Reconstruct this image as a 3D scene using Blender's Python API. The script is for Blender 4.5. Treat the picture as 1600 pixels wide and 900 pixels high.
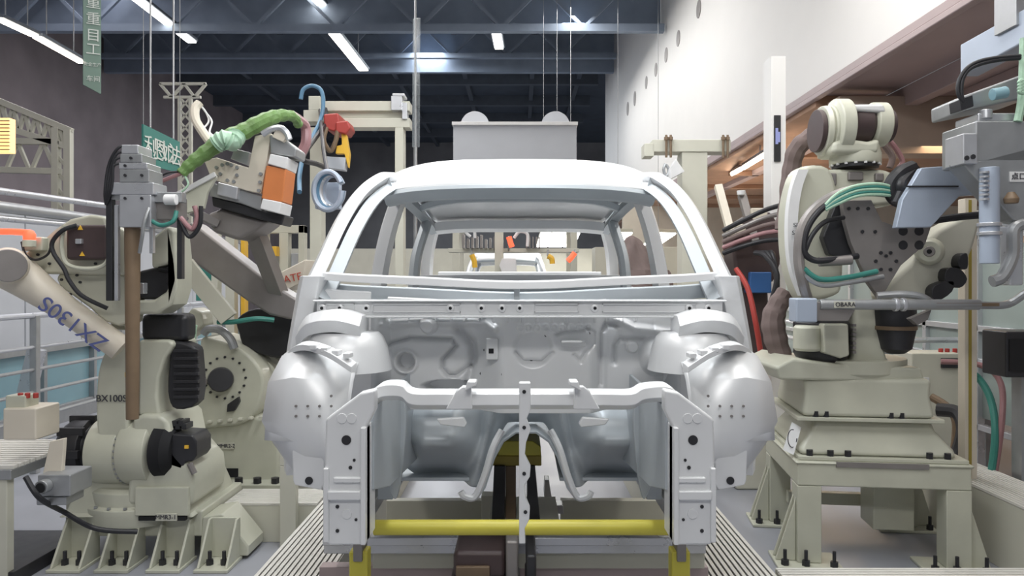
import bpy, bmesh, math, random
from mathutils import Vector, Matrix
random.seed(7)
S = bpy.context.scene
for o in list(bpy.data.objects): bpy.data.objects.remove(o)

# ------------------------------------------------------------ camera, world, lights, exposure
F = 1150.0; CX, CY, CZ = 812.0, 440.0, 1.7
cam = bpy.data.objects.new('camera', bpy.data.cameras.new('camera'))
S.collection.objects.link(cam); S.camera = cam
cam.location = (0, 0, CZ); cam.rotation_euler = (math.pi/2, 0, 0)
cam.data.sensor_width = 36; cam.data.lens = F/1600*36
cam.data.shift_x = (800-CX)/1600; cam.data.shift_y = (CY-450)/1600
cam.data.clip_end = 200
S.view_settings.view_transform = 'Standard'; S.view_settings.look = 'None'
S.view_settings.gamma = 1; S.view_settings.use_curve_mapping = False
S.view_settings.exposure = 0.0
w = bpy.data.worlds.new('world'); S.world = w; w.use_nodes = True
w.node_tree.nodes['Background'].inputs[0].default_value = (0.80, 0.82, 0.86, 1)
w.node_tree.nodes['Background'].inputs[1].default_value = 0.27

def area(name, loc, sx, sy, power, col=(1, .97, .93), rot=(0, 0, 0)):
    l = bpy.data.lights.new(name, 'AREA'); l.shape = 'RECTANGLE'; l.size = sx; l.size_y = sy
    l.energy = power; l.color = col
    o = bpy.data.objects.new(name, l); S.collection.objects.link(o)
    o.location = loc; o.rotation_euler = rot; return o
area('overhead_lamp_or_fill', (-2.6, 3.6, 5.6), .35, 6.5, 150)
area('overhead_lamp_or_fill', (2.3, 3.4, 5.4), .35, 6.5, 130)
area('overhead_lamp_or_fill', (0.0, 3.4, 4.6), .5, 4.5, 120, (.93, .97, 1))
area('overhead_lamp_or_fill', (-1.5, 10.5, 6.5), .5, 9, 230)
area('overhead_lamp_or_fill', (1.2, 16, 7.5), .5, 12, 330, (1, .98, .95))
area('mezzanine_lamp', (4.4, 9.5, 3.1), .5, 5, 60, (1, .72, .45))
area('mezzanine_fill', (4.2, 11.5, 2.6), .3, 6, 24, (1, .72, .5), (math.pi, 0, 0))  # added upward fill that brightens the warm ceiling, not a fixture of the bay
area('overhead_lamp_or_fill', (-4.4, 12, 6.5), .5, 12, 130, (.92, .92, 1))
area('overhead_lamp_or_fill', (-3, 30, 9.2), 1, 16, 1100, (.9, .95, 1))  # fill light added to lift the dark far end of the hall
area('overhead_lamp_or_fill', (-9, 14, 8.5), .8, 16, 260, (.97, .95, 1))  # fill light added to lighten the left wall side
area('front_fill', (0, -1.4, 4.4), 3.2, .5, 75, (1, .98, .95), (math.radians(35), 0, 0))  # added frontal fill from behind the camera, brightens the firewall

# ------------------------------------------------------------ materials
MATS = {}
def mat(name, col, rough=.5, metal=0.0, noise=.08, scale=9.0, bump=0.0, emit=None, alpha=1.0, trans=0.0, coat=0.0):
    m = bpy.data.materials.new(name); m.use_nodes = True; nt = m.node_tree
    b = nt.nodes['Principled BSDF']
    b.inputs['Roughness'].default_value = rough; b.inputs['Metallic'].default_value = metal
    b.inputs['Base Color'].default_value = (*col, 1); b.inputs['Alpha'].default_value = alpha
    b.inputs['Transmission Weight'].default_value = trans; b.inputs['Coat Weight'].default_value = coat
    if emit:
        b.inputs['Emission Color'].default_value = (*emit[0], 1); b.inputs['Emission Strength'].default_value = emit[1]
    else:
        tc = nt.nodes.new('ShaderNodeTexCoord'); n = nt.nodes.new('ShaderNodeTexNoise')
        n.inputs['Scale'].default_value = scale; n.inputs['Detail'].default_value = 6
        nt.links.new(tc.outputs['Object'], n.inputs['Vector'])
        r = nt.nodes.new('ShaderNodeMapRange'); r.inputs['To Min'].default_value = 1-noise*1.6; r.inputs['To Max'].default_value = 1+noise*.8
        nt.links.new(n.outputs['Fac'], r.inputs['Value'])
        mx = nt.nodes.new('ShaderNodeVectorMath'); mx.operation = 'SCALE'; mx.inputs[0].default_value = col
        nt.links.new(r.outputs['Result'], mx.inputs['Scale']); nt.links.new(mx.outputs[0], b.inputs['Base Color'])
        rr = nt.nodes.new('ShaderNodeMapRange'); rr.inputs['To Min'].default_value = max(.02, rough-.1); rr.inputs['To Max'].default_value = min(1, rough+.1)
        nt.links.new(n.outputs['Fac'], rr.inputs['Value']); nt.links.new(rr.outputs['Result'], b.inputs['Roughness'])
        if bump:
            bp = nt.nodes.new('ShaderNodeBump'); bp.inputs['Strength'].default_value = bump; bp.inputs['Distance'].default_value = .01
            nt.links.new(n.outputs['Fac'], bp.inputs['Height']); nt.links.new(bp.outputs['Normal'], b.inputs['Normal'])
    MATS[name] = m; return m
M_ = MATS
mat('robot_cream', (.56, .56, .46), .38, 0, .10, 6, coat=.15)
mat('cream_steel', (.60, .59, .50), .5, 0, .08, 4)
mat('warm_cream', (.68, .62, .52), .45, 0, .08, 5)
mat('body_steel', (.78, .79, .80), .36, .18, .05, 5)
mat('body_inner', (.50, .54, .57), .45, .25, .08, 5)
mat('grey_metal', (.40, .41, .42), .35, .6, .12, 12)
mat('light_metal', (.62, .63, .66), .3, .7, .08, 10)
mat('blue_grey', (.42, .48, .58), .4, .2, .08, 5)
mat('dark_rubber', (.018, .018, .022), .5, 0, .2, 14)
mat('dark_motor', (.03, .03, .034), .4, .1, .2, 12)
mat('brown_motor', (.075, .05, .05), .45, .1, .2, 12)
mat('brown_cover', (.20, .15, .14), .85, 0, .25, 7, .6)
mat('tan_tube', (.21, .145, .09), .5, .1, .15, 10)
mat('taupe_plate', (.27, .25, .24), .42, .4, .12, 9)
mat('orange_block', (.62, .20, .06), .5, 0, .12, 8)
mat('green_wrap', (.15, .27, .08), .45, 0, .25, 22, .8)
mat('mint_wrap', (.42, .62, .46), .45, 0, .2, 25, .5)
mat('yellow_paint', (.62, .55, .07), .4, 0, .12, 8)
mat('ochre_paint', (.36, .28, .05), .5, 0, .15, 8)
mat('yellow_part', (.85, .5, .05), .45, 0, .1, 8)
mat('red_paint', (.42, .05, .04), .45, 0, .15, 9)
mat('blue_hose', (.10, .22, .34), .4, 0, .1, 10)
mat('teal_hose', (.05, .24, .20), .4, 0, .1, 10)
mat('pink_hose', (.36, .19, .20), .4, 0, .1, 10)
mat('blue_box', (.04, .13, .35), .45, 0, .1, 8)
mat('white_panel', (.86, .85, .83), .55, 0, .03, 2)
mat('ribbed_white', (.74, .72, .67), .4, .1, .08, 8)
mat('floor_grey', (.34, .35, .39), .38, 0, .12, 3, .1)
mat('roof_deck', (.08, .10, .13), .75, 0, .3, 1.5)
mat('roof_light', (.24, .29, .37), .7, 0, .2, 2)
mat('roof_girder', (.12, .14, .17), .6, .2, .2, 3)
mat('far_wall', (.30, .30, .31), .8, 0, .4, .5)
mat('left_wall', (.34, .29, .30), .8, 0, .3, .8)
mat('mauve_steel', (.46, .37, .37), .5, .1, .15, 2)
mat('brown_wall', (.42, .33, .27), .6, 0, .2, 2)
mat('warm_ceiling', (.45, .28, .19), .7, 0, .3, 3)
mat('panel_grey', (.50, .52, .56), .5, .1, .08, 2)
mat('banner_green', (.20, .30, .25), .6, 0, .15, 4, alpha=.82)
mat('sign_teal', (.045, .20, .17), .5, 0, .1, 5)
mat('sign_text', (.62, .66, .62), .6)
mat('print_dark', (.05, .05, .06), .6)
mat('print_blue', (.10, .12, .30), .6)
mat('print_red', (.5, .08, .05), .6)
mat('label_white', (.75, .75, .75), .5)
mat('cyan_panel', (.24, .40, .46), .15, 0, .1, 2)
mat('guard_sheet', (.34, .40, .38), .3, 0, .2, 2)
mat('clear_sheet', (.55, .62, .66), .3, 0, .1, 3, alpha=.2)
mat('lamp_white', (1, 1, 1), emit=((1, .97, .90), 9))
mat('lamp_warm', (1, 1, 1), emit=((1, .86, .68), 14))
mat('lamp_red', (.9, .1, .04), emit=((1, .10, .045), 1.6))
mat('lit_orange_sign', (.9, .5, .2), emit=((1, .55, .24), 1.6))
mat('screen_glow', (.1, .1, .2), emit=((.35, .4, .75), .6))
mat('black_hole', (.008, .008, .01), .8)

# ------------------------------------------------------------ helpers
def W(px, py, d): return Vector(((px-CX)/F*d, d, CZ+(CY-py)/F*d))
def spline(pts, n=8, closed=False):
    P = [Vector(p) for p in pts]; N = len(P); out = []
    if N < 3: return P
    segs = N if closed else N-1
    for i in range(segs):
        if closed: a, b, c, e = P[(i-1) % N], P[i], P[(i+1) % N], P[(i+2) % N]
        else: a, b, c, e = P[max(i-1, 0)], P[i], P[i+1], P[min(i+2, N-1)]
        for k in range(n):
            t = k/n
            out.append(.5*((2*b)+(c-a)*t+(2*a-5*b+4*c-e)*t*t+(3*b-a-3*c+e)*t**3))
    if not closed: out.append(P[-1])
    return out
def frame(dirv, up=None):
    z = dirv.normalized(); u = up or (Vector((0, 0, 1)) if abs(z.z) < .9 else Vector((0, 1, 0)))
    x = u.cross(z).normalized(); y = z.cross(x); return x, y, z

class MB:
    def __init__(s): s.bm = bmesh.new()
    def faces_from(s, vs, fs):
        V = [s.bm.verts.new(v) for v in vs]
        for f in fs:
            try: s.bm.faces.new([V[i] for i in f])
            except ValueError: pass
        return s
    def box(s, c, d, R=None):
        c = Vector(c); R = R or Matrix.Identity(3); vs = []
        for z in (-1, 1):
            for x, y in ((-1, -1), (1, -1), (1, 1), (-1, 1)):
                vs.append(c+R @ Vector((x*d[0]/2, y*d[1]/2, z*d[2]/2)))
        return s.faces_from(vs, [(3, 2, 1, 0), (4, 5, 6, 7), (0, 1, 5, 4), (1, 2, 6, 5), (2, 3, 7, 6), (3, 0, 4, 7)])
    def bb(s, x0, x1, y0, y1, z0, z1): return s.box(((x0+x1)/2, (y0+y1)/2, (z0+z1)/2), (abs(x1-x0), abs(y1-y0), abs(z1-z0)))
    def pxbox(s, x0, y0, x1, y1, d, t):     # a box whose front face is at depth d
        a = W(x0, y1, d); b = W(x1, y0, d); return s.bb(a.x, b.x, d, d+t, a.z, b.z)
    def cyl(s, a, b, r0, r1=None, n=28, up=None):
        a, b = Vector(a), Vector(b); r1 = r0 if r1 is None else r1; x, y, z = frame(b-a, up); vs = []
        for p, r in ((a, r0), (b, r1)):
            for i in range(n):
                t = 2*math.pi*i/n; vs.append(p+x*math.cos(t)*r+y*math.sin(t)*r)
        return s.faces_from(vs, [tuple(range(n))[::-1], tuple(range(n, 2*n))]+[(i, (i+1) % n, n+(i+1) % n, n+i) for i in range(n)])
    def lathe(s, a, axis, prof, n=32):      # prof: (distance along axis, radius)
        a = Vector(a); x, y, z = frame(Vector(axis)); vs = []
        for h, r in prof:
            for i in range(n):
                t = 2*math.pi*i/n; vs.append(a+z*h+x*math.cos(t)*r+y*math.sin(t)*r)
        k = len(prof); fs = [tuple(range(n))[::-1], tuple(range((k-1)*n, k*n))]
        for j in range(k-1): fs += [(j*n+i, j*n+(i+1) % n, (j+1)*n+(i+1) % n, (j+1)*n+i) for i in range(n)]
        return s.faces_from(vs, fs)
    def tube(s, pts, r, n=10, sm=6, rr=None):
        P = spline(pts, sm) if sm else [Vector(p) for p in pts]; vs = []; up = None
        for i, p in enumerate(P):
            t = P[min(i+1, len(P)-1)]-P[max(i-1, 0)]
            if t.length < 1e-7: t = Vector((0, 0, 1))
            t.normalize()
            if up is None: x, y, z = frame(t)
            else:
                x = up-t*up.dot(t)
                if x.length < 1e-5: x, y, z = frame(t)
                x.normalize(); y = t.cross(x)
            up = x; q = rr(i/(len(P)-1)) if rr else r
            for k in range(n):
                a = 2*math.pi*k/n; vs.append(p+x*math.cos(a)*q+y*math.sin(a)*q)
        fs = [tuple(range(n))[::-1], tuple(range(len(vs)-n, len(vs)))]
        for j in range(len(P)-1): fs += [(j*n+i, j*n+(i+1) % n, (j+1)*n+(i+1) % n, (j+1)*n+i) for i in range(n)]
        return s.faces_from(vs, fs)
    def prism(s, pts, vec):
        P = [Vector(p) for p in pts]; vec = Vector(vec); n = len(P)
        return s.faces_from(P+[p+vec for p in P], [tuple(range(n))[::-1], tuple(range(n, 2*n))]+[(i, (i+1) % n, n+(i+1) % n, n+i) for i in range(n)])
    def plate(s, pp, d, t, sm=0):           # outline in the plane at depth d, thickness t away from the lens
        P = [W(x, y, d) for x, y in pp]
        if sm: P = spline(P, sm, True)
        return s.prism(P, (0, t, 0))
    def strip(s, rings, closed=False):      # loft through equal-length rings (open sheets or closed sections)
        n = len(rings[0]); vs = [Vector(v) for r in rings for v in r]; fs = []
        for j in range(len(rings)-1):
            for i in range(n if closed else n-1): fs.append((j*n+i, j*n+(i+1) % n, (j+1)*n+(i+1) % n, (j+1)*n+i))
        if closed: fs += [tuple(range(n))[::-1], tuple(range(len(vs)-n, len(vs)))]
        return s.faces_from(vs, fs)
    def bar(s, a, b, wx, wy, up=None):
        a, b = Vector(a), Vector(b); x, y, z = frame(b-a, up)
        R = Matrix((x, y, z)).transposed(); return s.box((a+b)/2, (wx, wy, (b-a).length), R)
    def bolts(s, pts, d, r=.012, h=.02):
        for x, y in pts: p = W(x, y, d); s.cyl(p, p-Vector((0, h, 0)), r, n=6)
        return s
    def build(s, name, m, parent=None, bev=.004, smooth=True, solid=0):
        bmesh.ops.recalc_face_normals(s.bm, faces=s.bm.faces)
        me = bpy.data.meshes.new(name)
        vs = [v.co for v in s.bm.verts]
        if parent is None:
            org = Vector(((min(v.x for v in vs)+max(v.x for v in vs))/2, (min(v.y for v in vs)+max(v.y for v in vs))/2, min(v.z for v in vs)))
        else: org = Vector(parent['_o'])
        bmesh.ops.translate(s.bm, verts=s.bm.verts, vec=-org)
        s.bm.to_mesh(me); s.bm.free(); me.materials.append(M_[m] if isinstance(m, str) else m)
        if smooth:
            me.shade_smooth()
            me.set_sharp_from_angle(angle=math.radians(35))
        o = bpy.data.objects.new(name, me); S.collection.objects.link(o); o['_o'] = tuple(org)
        if parent is None: o.location = org
        else: o.parent = parent
        if solid:
            md = o.modifiers.new('thickness', 'SOLIDIFY'); md.thickness = solid; md.offset = 0
        if bev:
            md = o.modifiers.new('bevel', 'BEVEL'); md.width = bev; md.segments = 2; md.limit_method = 'ANGLE'; md.angle_limit = math.radians(40); md.harden_normals = True
        return o
def tag(o, label, cat, group=None):
    o['label'] = label; o['category'] = cat
    if group: o['group'] = group
    return o
def thing(name, label, cat, loc, group=None):
    o = bpy.data.objects.new(name, None); S.collection.objects.link(o); o.location = loc; o['_o'] = tuple(loc)
    o.empty_display_size = .1
    return tag(o, label, cat, group)
def struct(o): o['kind'] = 'structure'; return o
def dup(r, delta=(0, 0, 0), label=None, parent=None):
    c = r.copy(); S.collection.objects.link(c)
    if parent: c.parent = parent
    else: c.location = Vector(r.location)+Vector(delta)
    if label: c['label'] = label
    for ch in list(r.children): dup(ch, parent=c)
    return c
def text(name, st, loc, size, m, parent=None, R=None, depth=.002, label=None):
    cu = bpy.data.curves.new(name, 'FONT'); cu.body = st; cu.size = size; cu.extrude = depth; cu.align_x = 'CENTER'; cu.align_y = 'CENTER'
    t = bpy.data.objects.new(name+'_tmp', cu); S.collection.objects.link(t)
    dg = bpy.context.evaluated_depsgraph_get(); me = bpy.data.meshes.new_from_object(t.evaluated_get(dg))
    bpy.data.objects.remove(t)
    R = R or Matrix.Rotation(math.pi/2, 3, 'X')
    me.transform(Matrix.Translation(Vector(loc)-(Vector(parent['_o']) if parent else Vector((0, 0, 0)))) @ R.to_4x4())
    me.materials.clear(); me.materials.append(M_[m])
    o = bpy.data.objects.new(name, me); S.collection.objects.link(o)
    o['_o'] = parent['_o'] if parent else (0, 0, 0)
    if parent: o.parent = parent
    return o
RX = Matrix.Rotation(math.pi/2, 3, 'X')
def cable(name, pts, r, m, parent=None, rr=None): return MB().tube([W(*p) for p in pts], r, 10, 8, rr).build(name, m, parent, bev=0)

# ------------------------------------------------------------ the hall
struct(MB().bb(-14, 12, -3, 46, -.1, 0).build('floor', 'floor_grey', bev=0))
cl = struct(MB().bb(-14, 12, -3, 46, 10.2, 10.4).build('ceiling', 'roof_deck', bev=0))
struct(MB().bb(-14, 12, 45, 45.3, 0, 10.2).build('wall_back', 'far_wall', bev=0))
struct(MB().bb(-14.2, -14, -3, 46, 0, 10.2).build('wall_left', 'left_wall', bev=0))
m = MB()
for k in range(9): m.bb(-14, 3.2, 12+k*3.6, 12.25+k*3.6, 9.75, 10.2)
for x in (-11, -8, -5, -2.2, .5, 2.4): m.bb(x-.09, x+.09, 4, 45, 9.95, 10.2)
struct(m.build('trim_1', 'roof_girder', bev=0))
for i, (yy, zz) in enumerate(((16, 7.15), (24, 9.0))):    # lattice girders across the hall
    m = MB(); x0, x1 = -13.9, 3.15; h = 1.0
    m.bb(x0, x1, yy, yy+.18, zz, zz+.16); m.bb(x0, x1, yy, yy+.18, zz+h, zz+h+.16)
    x = x0; k = 0
    while x < x1-.9:
        a = (x, yy+.09, zz+.1 if k % 2 else zz+h); b = (x+.9, yy+.09, zz+h if k % 2 else zz+.1)
        m.bar(a, b, .07, .07); x += .9; k += 1
    struct(m.build('trim_%d' % (2+i), 'roof_light', bev=0))
struct(MB().bb(-13.9, 3.15, 24.6, 24.8, 8.7, 10.1).build('trim_4', 'roof_light', bev=0))
struct(MB().bb(-13.9, 3.15, 16.5, 16.6, 7.35, 8.1).build('trim_12', 'roof_light', bev=0))
# white upper wall on the right and the mezzanine beneath it
wr = struct(MB().bb(3.2, 3.35, 2.2, 27.5, 3.81, 10.2).build('wall_right', 'white_panel', bev=0))
for px, py in ((1092, 14), (1060, 60), (1041, 86), (1025, 109), (1010, 129), (992, 154), (981, 170)):
    d = 3.2*F/(px-CX); z = CZ+(CY-py)/F*d
    MB().cyl((3.205, d, z), (3.19, d, z), .16 if px > 1000 else .2, n=24).build('porthole', 'taupe_plate', wr, bev=0)
struct(MB().bb(3.18, 3.99, 2.2, 27.5, 3.72, 3.80).bb(3.16, 3.24, 2.2, 27.5, 3.66, 3.715).build('trim_5', 'mauve_steel', bev=.01))
struct(MB().bb(3.98, 4.12, 2.2, 27.5, 3.52, 3.72).bb(4.12, 5.2, 2.2, 27.5, 3.62, 3.72).bb(4.42, 4.56, 2.2, 7.4, 3.44, 3.62).build('trim_6', 'mauve_steel', bev=.01))
struct(MB().bb(5.2, 5.35, 2.2, 7.6, 0, 3.7).build('wall_side', 'brown_wall', bev=0))
struct(MB().bb(3.3, 5.5, 7.6, 7.9, 3.02, 3.62).build('trim_7', 'brown_wall', bev=.01))
struct(MB().bb(2.6, 12, 18.5, 18.7, 0, 3.7).build('wall_far_right', 'warm_cream', bev=0))
struct(MB().bb(3.22, 12, 8.0, 27, 3.6, 3.72).build('trim_8', 'warm_ceiling', bev=0))
m = MB()
for k in range(7): m.bb(3.6, 8, 9+k*1.8, 9.12+k*1.8, 3.52, 3.6)
struct(m.build('trim_9', 'warm_ceiling', bev=.01))
# long partition at left with grey panels, cyan glass underneath
m = MB()
for k in range(10): m.bb(-5.6, -5.5, 4+k*1.05, 5.03+k*1.05, .95, 2.45)
struct(m.build('wall_partition', 'panel_grey', bev=.006))
struct(MB().bb(-5.62, -5.5, 3.5, 15, 0, .22).bb(-5.62, -5.48, 3.5, 15, .88, .96).bb(-5.62, -5.48, 3.5, 15, 2.45, 2.52).build('trim_10', 'grey_metal', bev=.005))
wl = struct(MB().bb(-5.6, -5.56, 3.5, 15, .22, .9).build('window_1', 'cyan_panel', bev=0))
m = MB()
for k in range(12): m.bb(-5.58, -5.49, 3.5+k, 3.56+k, .2, .9)
m.build('window_frame', 'grey_metal', wl, bev=.004)
# right hand machine guard
wg = struct(MB().bb(3.9, 3.93, 4.6, 11, .55, 2.0).build('window_2', 'guard_sheet', bev=0))
m = MB()
for k in range(8): m.bb(3.86, 3.92, 4.6+k*.8, 4.66+k*.8, 0, 2.3)
for z in (.45, 1.0, 1.28, 2.05): m.bb(3.86, 3.92, 4.6, 11, z, z+.05)
m.build('window_frame', 'light_metal', wg, bev=.004)

# ------------------------------------------------------------ ceiling lamps
def lamp(x0, y0, x1, y1, h, label, m='lamp_white', wd=.16):
    d0 = h*F/(CY-y0); d1 = h*F/(CY-y1); a = W(x0, y0, d0); b = W(x1, y1, d1)
    t = thing('ceiling_lamp', label, 'ceiling lamp', ((a+b)/2), 'tube lamps under the dark roof')
    u = Vector((0, 0, 1)); MB().bar(a, b, wd, .03, u).build('light_tube', m, t, bev=0)
    MB().bar(a+u*.05, b+u*.05, wd+.08, .06, u).build('housing', 'roof_girder', t)
    m2 = MB()
    for p in (a.lerp(b, .2), a.lerp(b, .8)): m2.cyl(p+u*.08, (p.x, p.y, 10.2), .012, n=6)
    m2.build('hanger', 'grey_metal', t, bev=0)
lamp(-4, 29, 54, 56, 4.6, 'bright ceiling tube lamp at the left edge of the picture', 'lamp_warm', .15)
lamp(57, 58, 128, 98, 4.6, 'bright ceiling tube lamp ending at the hanging green banner', 'lamp_warm', .15)
lamp(208, -6, 300, 66, 5.6, 'long ceiling tube lamp right of the hanging green banner', wd=.2)
lamp(478, -14, 513, 20, 6.2, 'ceiling tube lamp cut by the top edge, left of the centre', wd=.25)
lamp(520, 50, 568, 110, 6.2, 'ceiling tube lamp above the cream gantry with red clamp', wd=.27)
lamp(768, 9, 780, 76, 6.2, 'single ceiling tube lamp straight above the car roof', wd=.22)
def warm_tube(pp, label):
    a, b = W(*pp[0]), W(*pp[1]); t = thing('tube_lamp', label, 'tube lamp', (a+b)/2)
    MB().tube([a, b], .035, 10, 0).build('light_tube', 'lamp_warm', t, bev=0)
    MB().bar(a+Vector((0, 0, .045)), b+Vector((0, 0, .045)), .07, .04).build('housing', 'brown_motor', t)
    c = (a+b)/2; MB().cyl(c+Vector((0, 0, .05)), (c.x, c.y, 3.6), .01, n=6).build('hanger', 'grey_metal', t, bev=0)
warm_tube(((1162, 262, 11.3), (1219, 227, 9.2)), 'glowing warm tube lamp left of the white column')
warm_tube(((1143, 272, 12.7), (1158, 264, 11.6)), 'short warm tube lamp further along the brown bay')
for i, (q, lab) in enumerate(((((845, 365), (861, 365), (855, 386), (838, 386)), 'leftmost of the bright square lamp panels through the windscreen opening'),
          (((864, 365), (884, 365), (878, 386), (857, 386)), 'bright square lamp panel, second from the left through the windscreen'),
          (((886, 365), (906, 365), (897, 386), (880, 386)), 'bright square lamp panel at the right end of the row of three'),
          (((964, 365), (988, 365), (967, 385), (948, 384)), 'slanted lamp panel left of the tapered cloth cover'),
          (((1030, 365), (1056, 366), (1028, 385), (1006, 383)), 'slanted lamp panel right of the tapered cloth cover'))):
    h = .85; P = []
    for x, y in q: P.append(W(x, y, h*F/(CY-y)))
    t = thing('lamp_panel', lab, 'lamp panel', sum(P, Vector())/4, 'square lamp panels beyond the car')
    MB().prism(P, (0, 0, .02)).build('diffuser', 'lamp_white', t, bev=0)
    c = sum(P, Vector())/4
    MB().prism([c+(p-c)*1.04+Vector((0, 0, .022)) for p in P], (0, 0, .06)).build('housing', 'cream_steel', t)
    MB().cyl(c+Vector((0, 0, .06)), (c.x, c.y, 10.2 if c.x < 3.2 else 3.6), .005, n=6).build('hanger', 'grey_metal', t, bev=0)

# ------------------------------------------------------------ banners and signs
def hung_sign(name, label, q, d0, d1, m, chars):   # q: (x0,ytop0,ybot0),(x1,ytop1,ybot1)
    a, b = W(q[0][0], q[0][1], d0), W(q[1][0], q[1][1], d1); c, e = W(q[1][0], q[1][2], d1), W(q[0][0], q[0][2], d0)
    nrm = (b-a).cross(a-e).normalized()
    t = thing(name, label, 'sign', (a+b+c+e)/4)
    MB().prism([a, b, c, e], -nrm*.02).build('panel', m, t, bev=0)
    X = (b-a).normalized(); Z = (a-e).normalized(); R = Matrix((X, Z, nrm)).transposed()
    for ch, u, v, s in chars:
        p = a.lerp(b, u).lerp(e.lerp(c, u), v)+nrm*.006; text('lettering', ch, p, s, 'sign_text', t, R)
    m2 = MB()
    for p in (a, b): m2.cyl(p, (p.x, p.y, 10.2), .004, n=6)
    m2.build('hanger', 'grey_metal', t, bev=0)
hung_sign('hanging_banner', 'tall grey-green hanging banner with vertical white characters', ((130, -45, 132), (158, -40, 147)), 8.0, 8.12, 'banner_green',
          [('重', .55, .26, .15), ('重', .55, .40, .15), ('目', .55, .54, .15), ('工', .55, .66, .15), ('安全生产', .5, .79, .045), ('车间', .55, .91, .07)])
hung_sign('hanging_sign', 'teal hanging sign with four white characters behind green hose', ((224, 194, 256), (281, 222, 270)), 7.6, 8.2, 'sign_teal',
          [('利', .2, .55, .24), ('恩', .42, .55, .24), ('如', .63, .55, .24), ('法', .84, .55, .24)])
o = MB().pxbox(-12, 184, 14, 238, 9, .12).build('lit_sign', 'lit_orange_sign'); tag(o, 'glowing orange sign at the left edge above the grey partition', 'sign')
m = MB(); 
for k in range(9): m.pxbox(-12, 188+k*5.6, 14, 189+k*5.6, 8.97, .02)
m.build('louvre', 'tan_tube', o, bev=0)

# ------------------------------------------------------------ lattice portal on the left
t = thing('portal_frame', 'cream lattice steel portal frame beneath the dark roof at left', 'steel frame', W(97, 330, 11))
m = MB()
def pb(m, a, b, w_, d): m.bar(W(a[0], a[1], d), W(b[0], b[1], d), w_, w_)
for a, b in (((-20, 150), (112, 205)), ((-20, 190), (108, 230)), ((-20, 220), (95, 222)), ((-20, 265), (95, 268))): pb(m, a, b, .09, 11)
for k in range(7):
    x = -15+k*18; y0 = 152+k*7.5; y1 = 192+k*6; pb(m, (x, y0), (x+9, y1), .05, 11); pb(m, (x+9, y1), (x+18, y0+7), .05, 11)
for x in (10, 50): pb(m, (x, 265), (x+18, 222), .05, 11); pb(m, (x+36, 265), (x+18, 222), .05, 11)
m.build('rafter', 'cream_steel', t)
m = MB()
for x in (88, 107): pb(m, (x, 200), (x, 620), .1, 11)
for k in range(14): pb(m, (88, 240+k*25), (107, 265+k*25), .04, 11)
m.build('post', 'cream_steel', t)
t = thing('lattice_mast', 'slim lattice mast with flared head behind the teal sign', 'mast', W(290, 560, 14))
m = MB()
for x in (281, 298): pb(m, (x, 150), (x, 545), .06, 14)
for k in range(20): pb(m, (281, 152+k*19), (298, 171+k*19), .035, 14); pb(m, (298, 152+k*19), (281, 171+k*19), .035, 14)
m.build('shaft', 'cream_steel', t)
a = W(290, 552, 14); MB().bb(a.x-.4, a.x+.4, 13.7, 14.3, 0, .45).build('base', 'cream_steel', t)
m = MB()
for a, b in (((250, 131), (322, 131)), ((256, 152), (314, 152)), ((250, 131), (268, 152)), ((268, 152), (288, 131)), ((288, 131), (304, 152)), ((304, 152), (322, 131))): pb(m, a, b, .05, 14)
m.build('head', 'cream_steel', t)
for x, lab in ((235, 'thin vertical rod hanging left of the lattice mast'), (271, 'thin vertical rod hanging just beside the lattice mast')):
    p = W(x, 240, 9); tag(MB().cyl((p.x, p.y, p.z), (p.x, p.y, 10.2), .012, n=8).build('hanging_rod', 'grey_metal', bev=0), lab, 'rod')

# overhead pipe bundle at the left
for i, (y0, y1, r, mm, lab) in enumerate(((297, 322, .03, 'light_metal', 'upper bright pipe running back along the left partition'), (322, 345, .05, 'grey_metal', 'thick grey pipe under the bright pipe at left'), (340, 357, .028, 'light_metal', 'lowest thin pipe over the grey partition'))):
    a = W(-10, y0, 6.2); b = W(170, y1, 7.9); tag(MB().tube([a, b], r, 12, 0).build('overhead_pipe', mm, bev=0), lab, 'pipe')
t = thing('warning_beacon', 'glowing red beacon lamp on a cream bracket at left', 'beacon', W(48, 385, 4.2))
MB().tube([W(-12, 362, 4.25), W(20, 362, 4.2), W(46, 364, 4.15)], .018, 12, 4).build('light_bar', 'lamp_red', t, bev=0)
MB().lathe(W(46, 375, 4.15), (0, 0, 1), [(0, .03), (.03, .032), (.05, .022), (.058, .008)]).build('lens', 'lamp_red', t, bev=0)
MB().cyl(W(46, 386, 4.15), W(46, 375, 4.15), .034).build('socket', 'robot_cream', t)

# handrails at the left
t = thing('guard_fence', 'low fence of long horizontal rails at the lower left', 'fence', (-4.3, 6, 0))
for k, z in enumerate((.28, .5, .72, .92, 1.12, 1.4)):
    MB().cyl((-4.3, 5.0, z), (-4.3, 11, z), .016 if k < 5 else .026, n=10).build('rail', 'light_metal' if k > 3 else 'grey_metal', t, bev=0)
for k in range(5): MB().bb(-4.33, -4.27, 5.1+k*1.4, 5.16+k*1.4, 0, 1.4).build('post', 'grey_metal', t)
# slanted light braces and equipment on the left behind rail
tag(MB().bar(W(58, 545, 7.3), (W(20, 545, 7.3).x, 7.3, 0), .14, .1).build('slanted_brace', 'light_metal'), 'pale slanted brace standing behind the low guard fence rails', 'brace')

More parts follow.
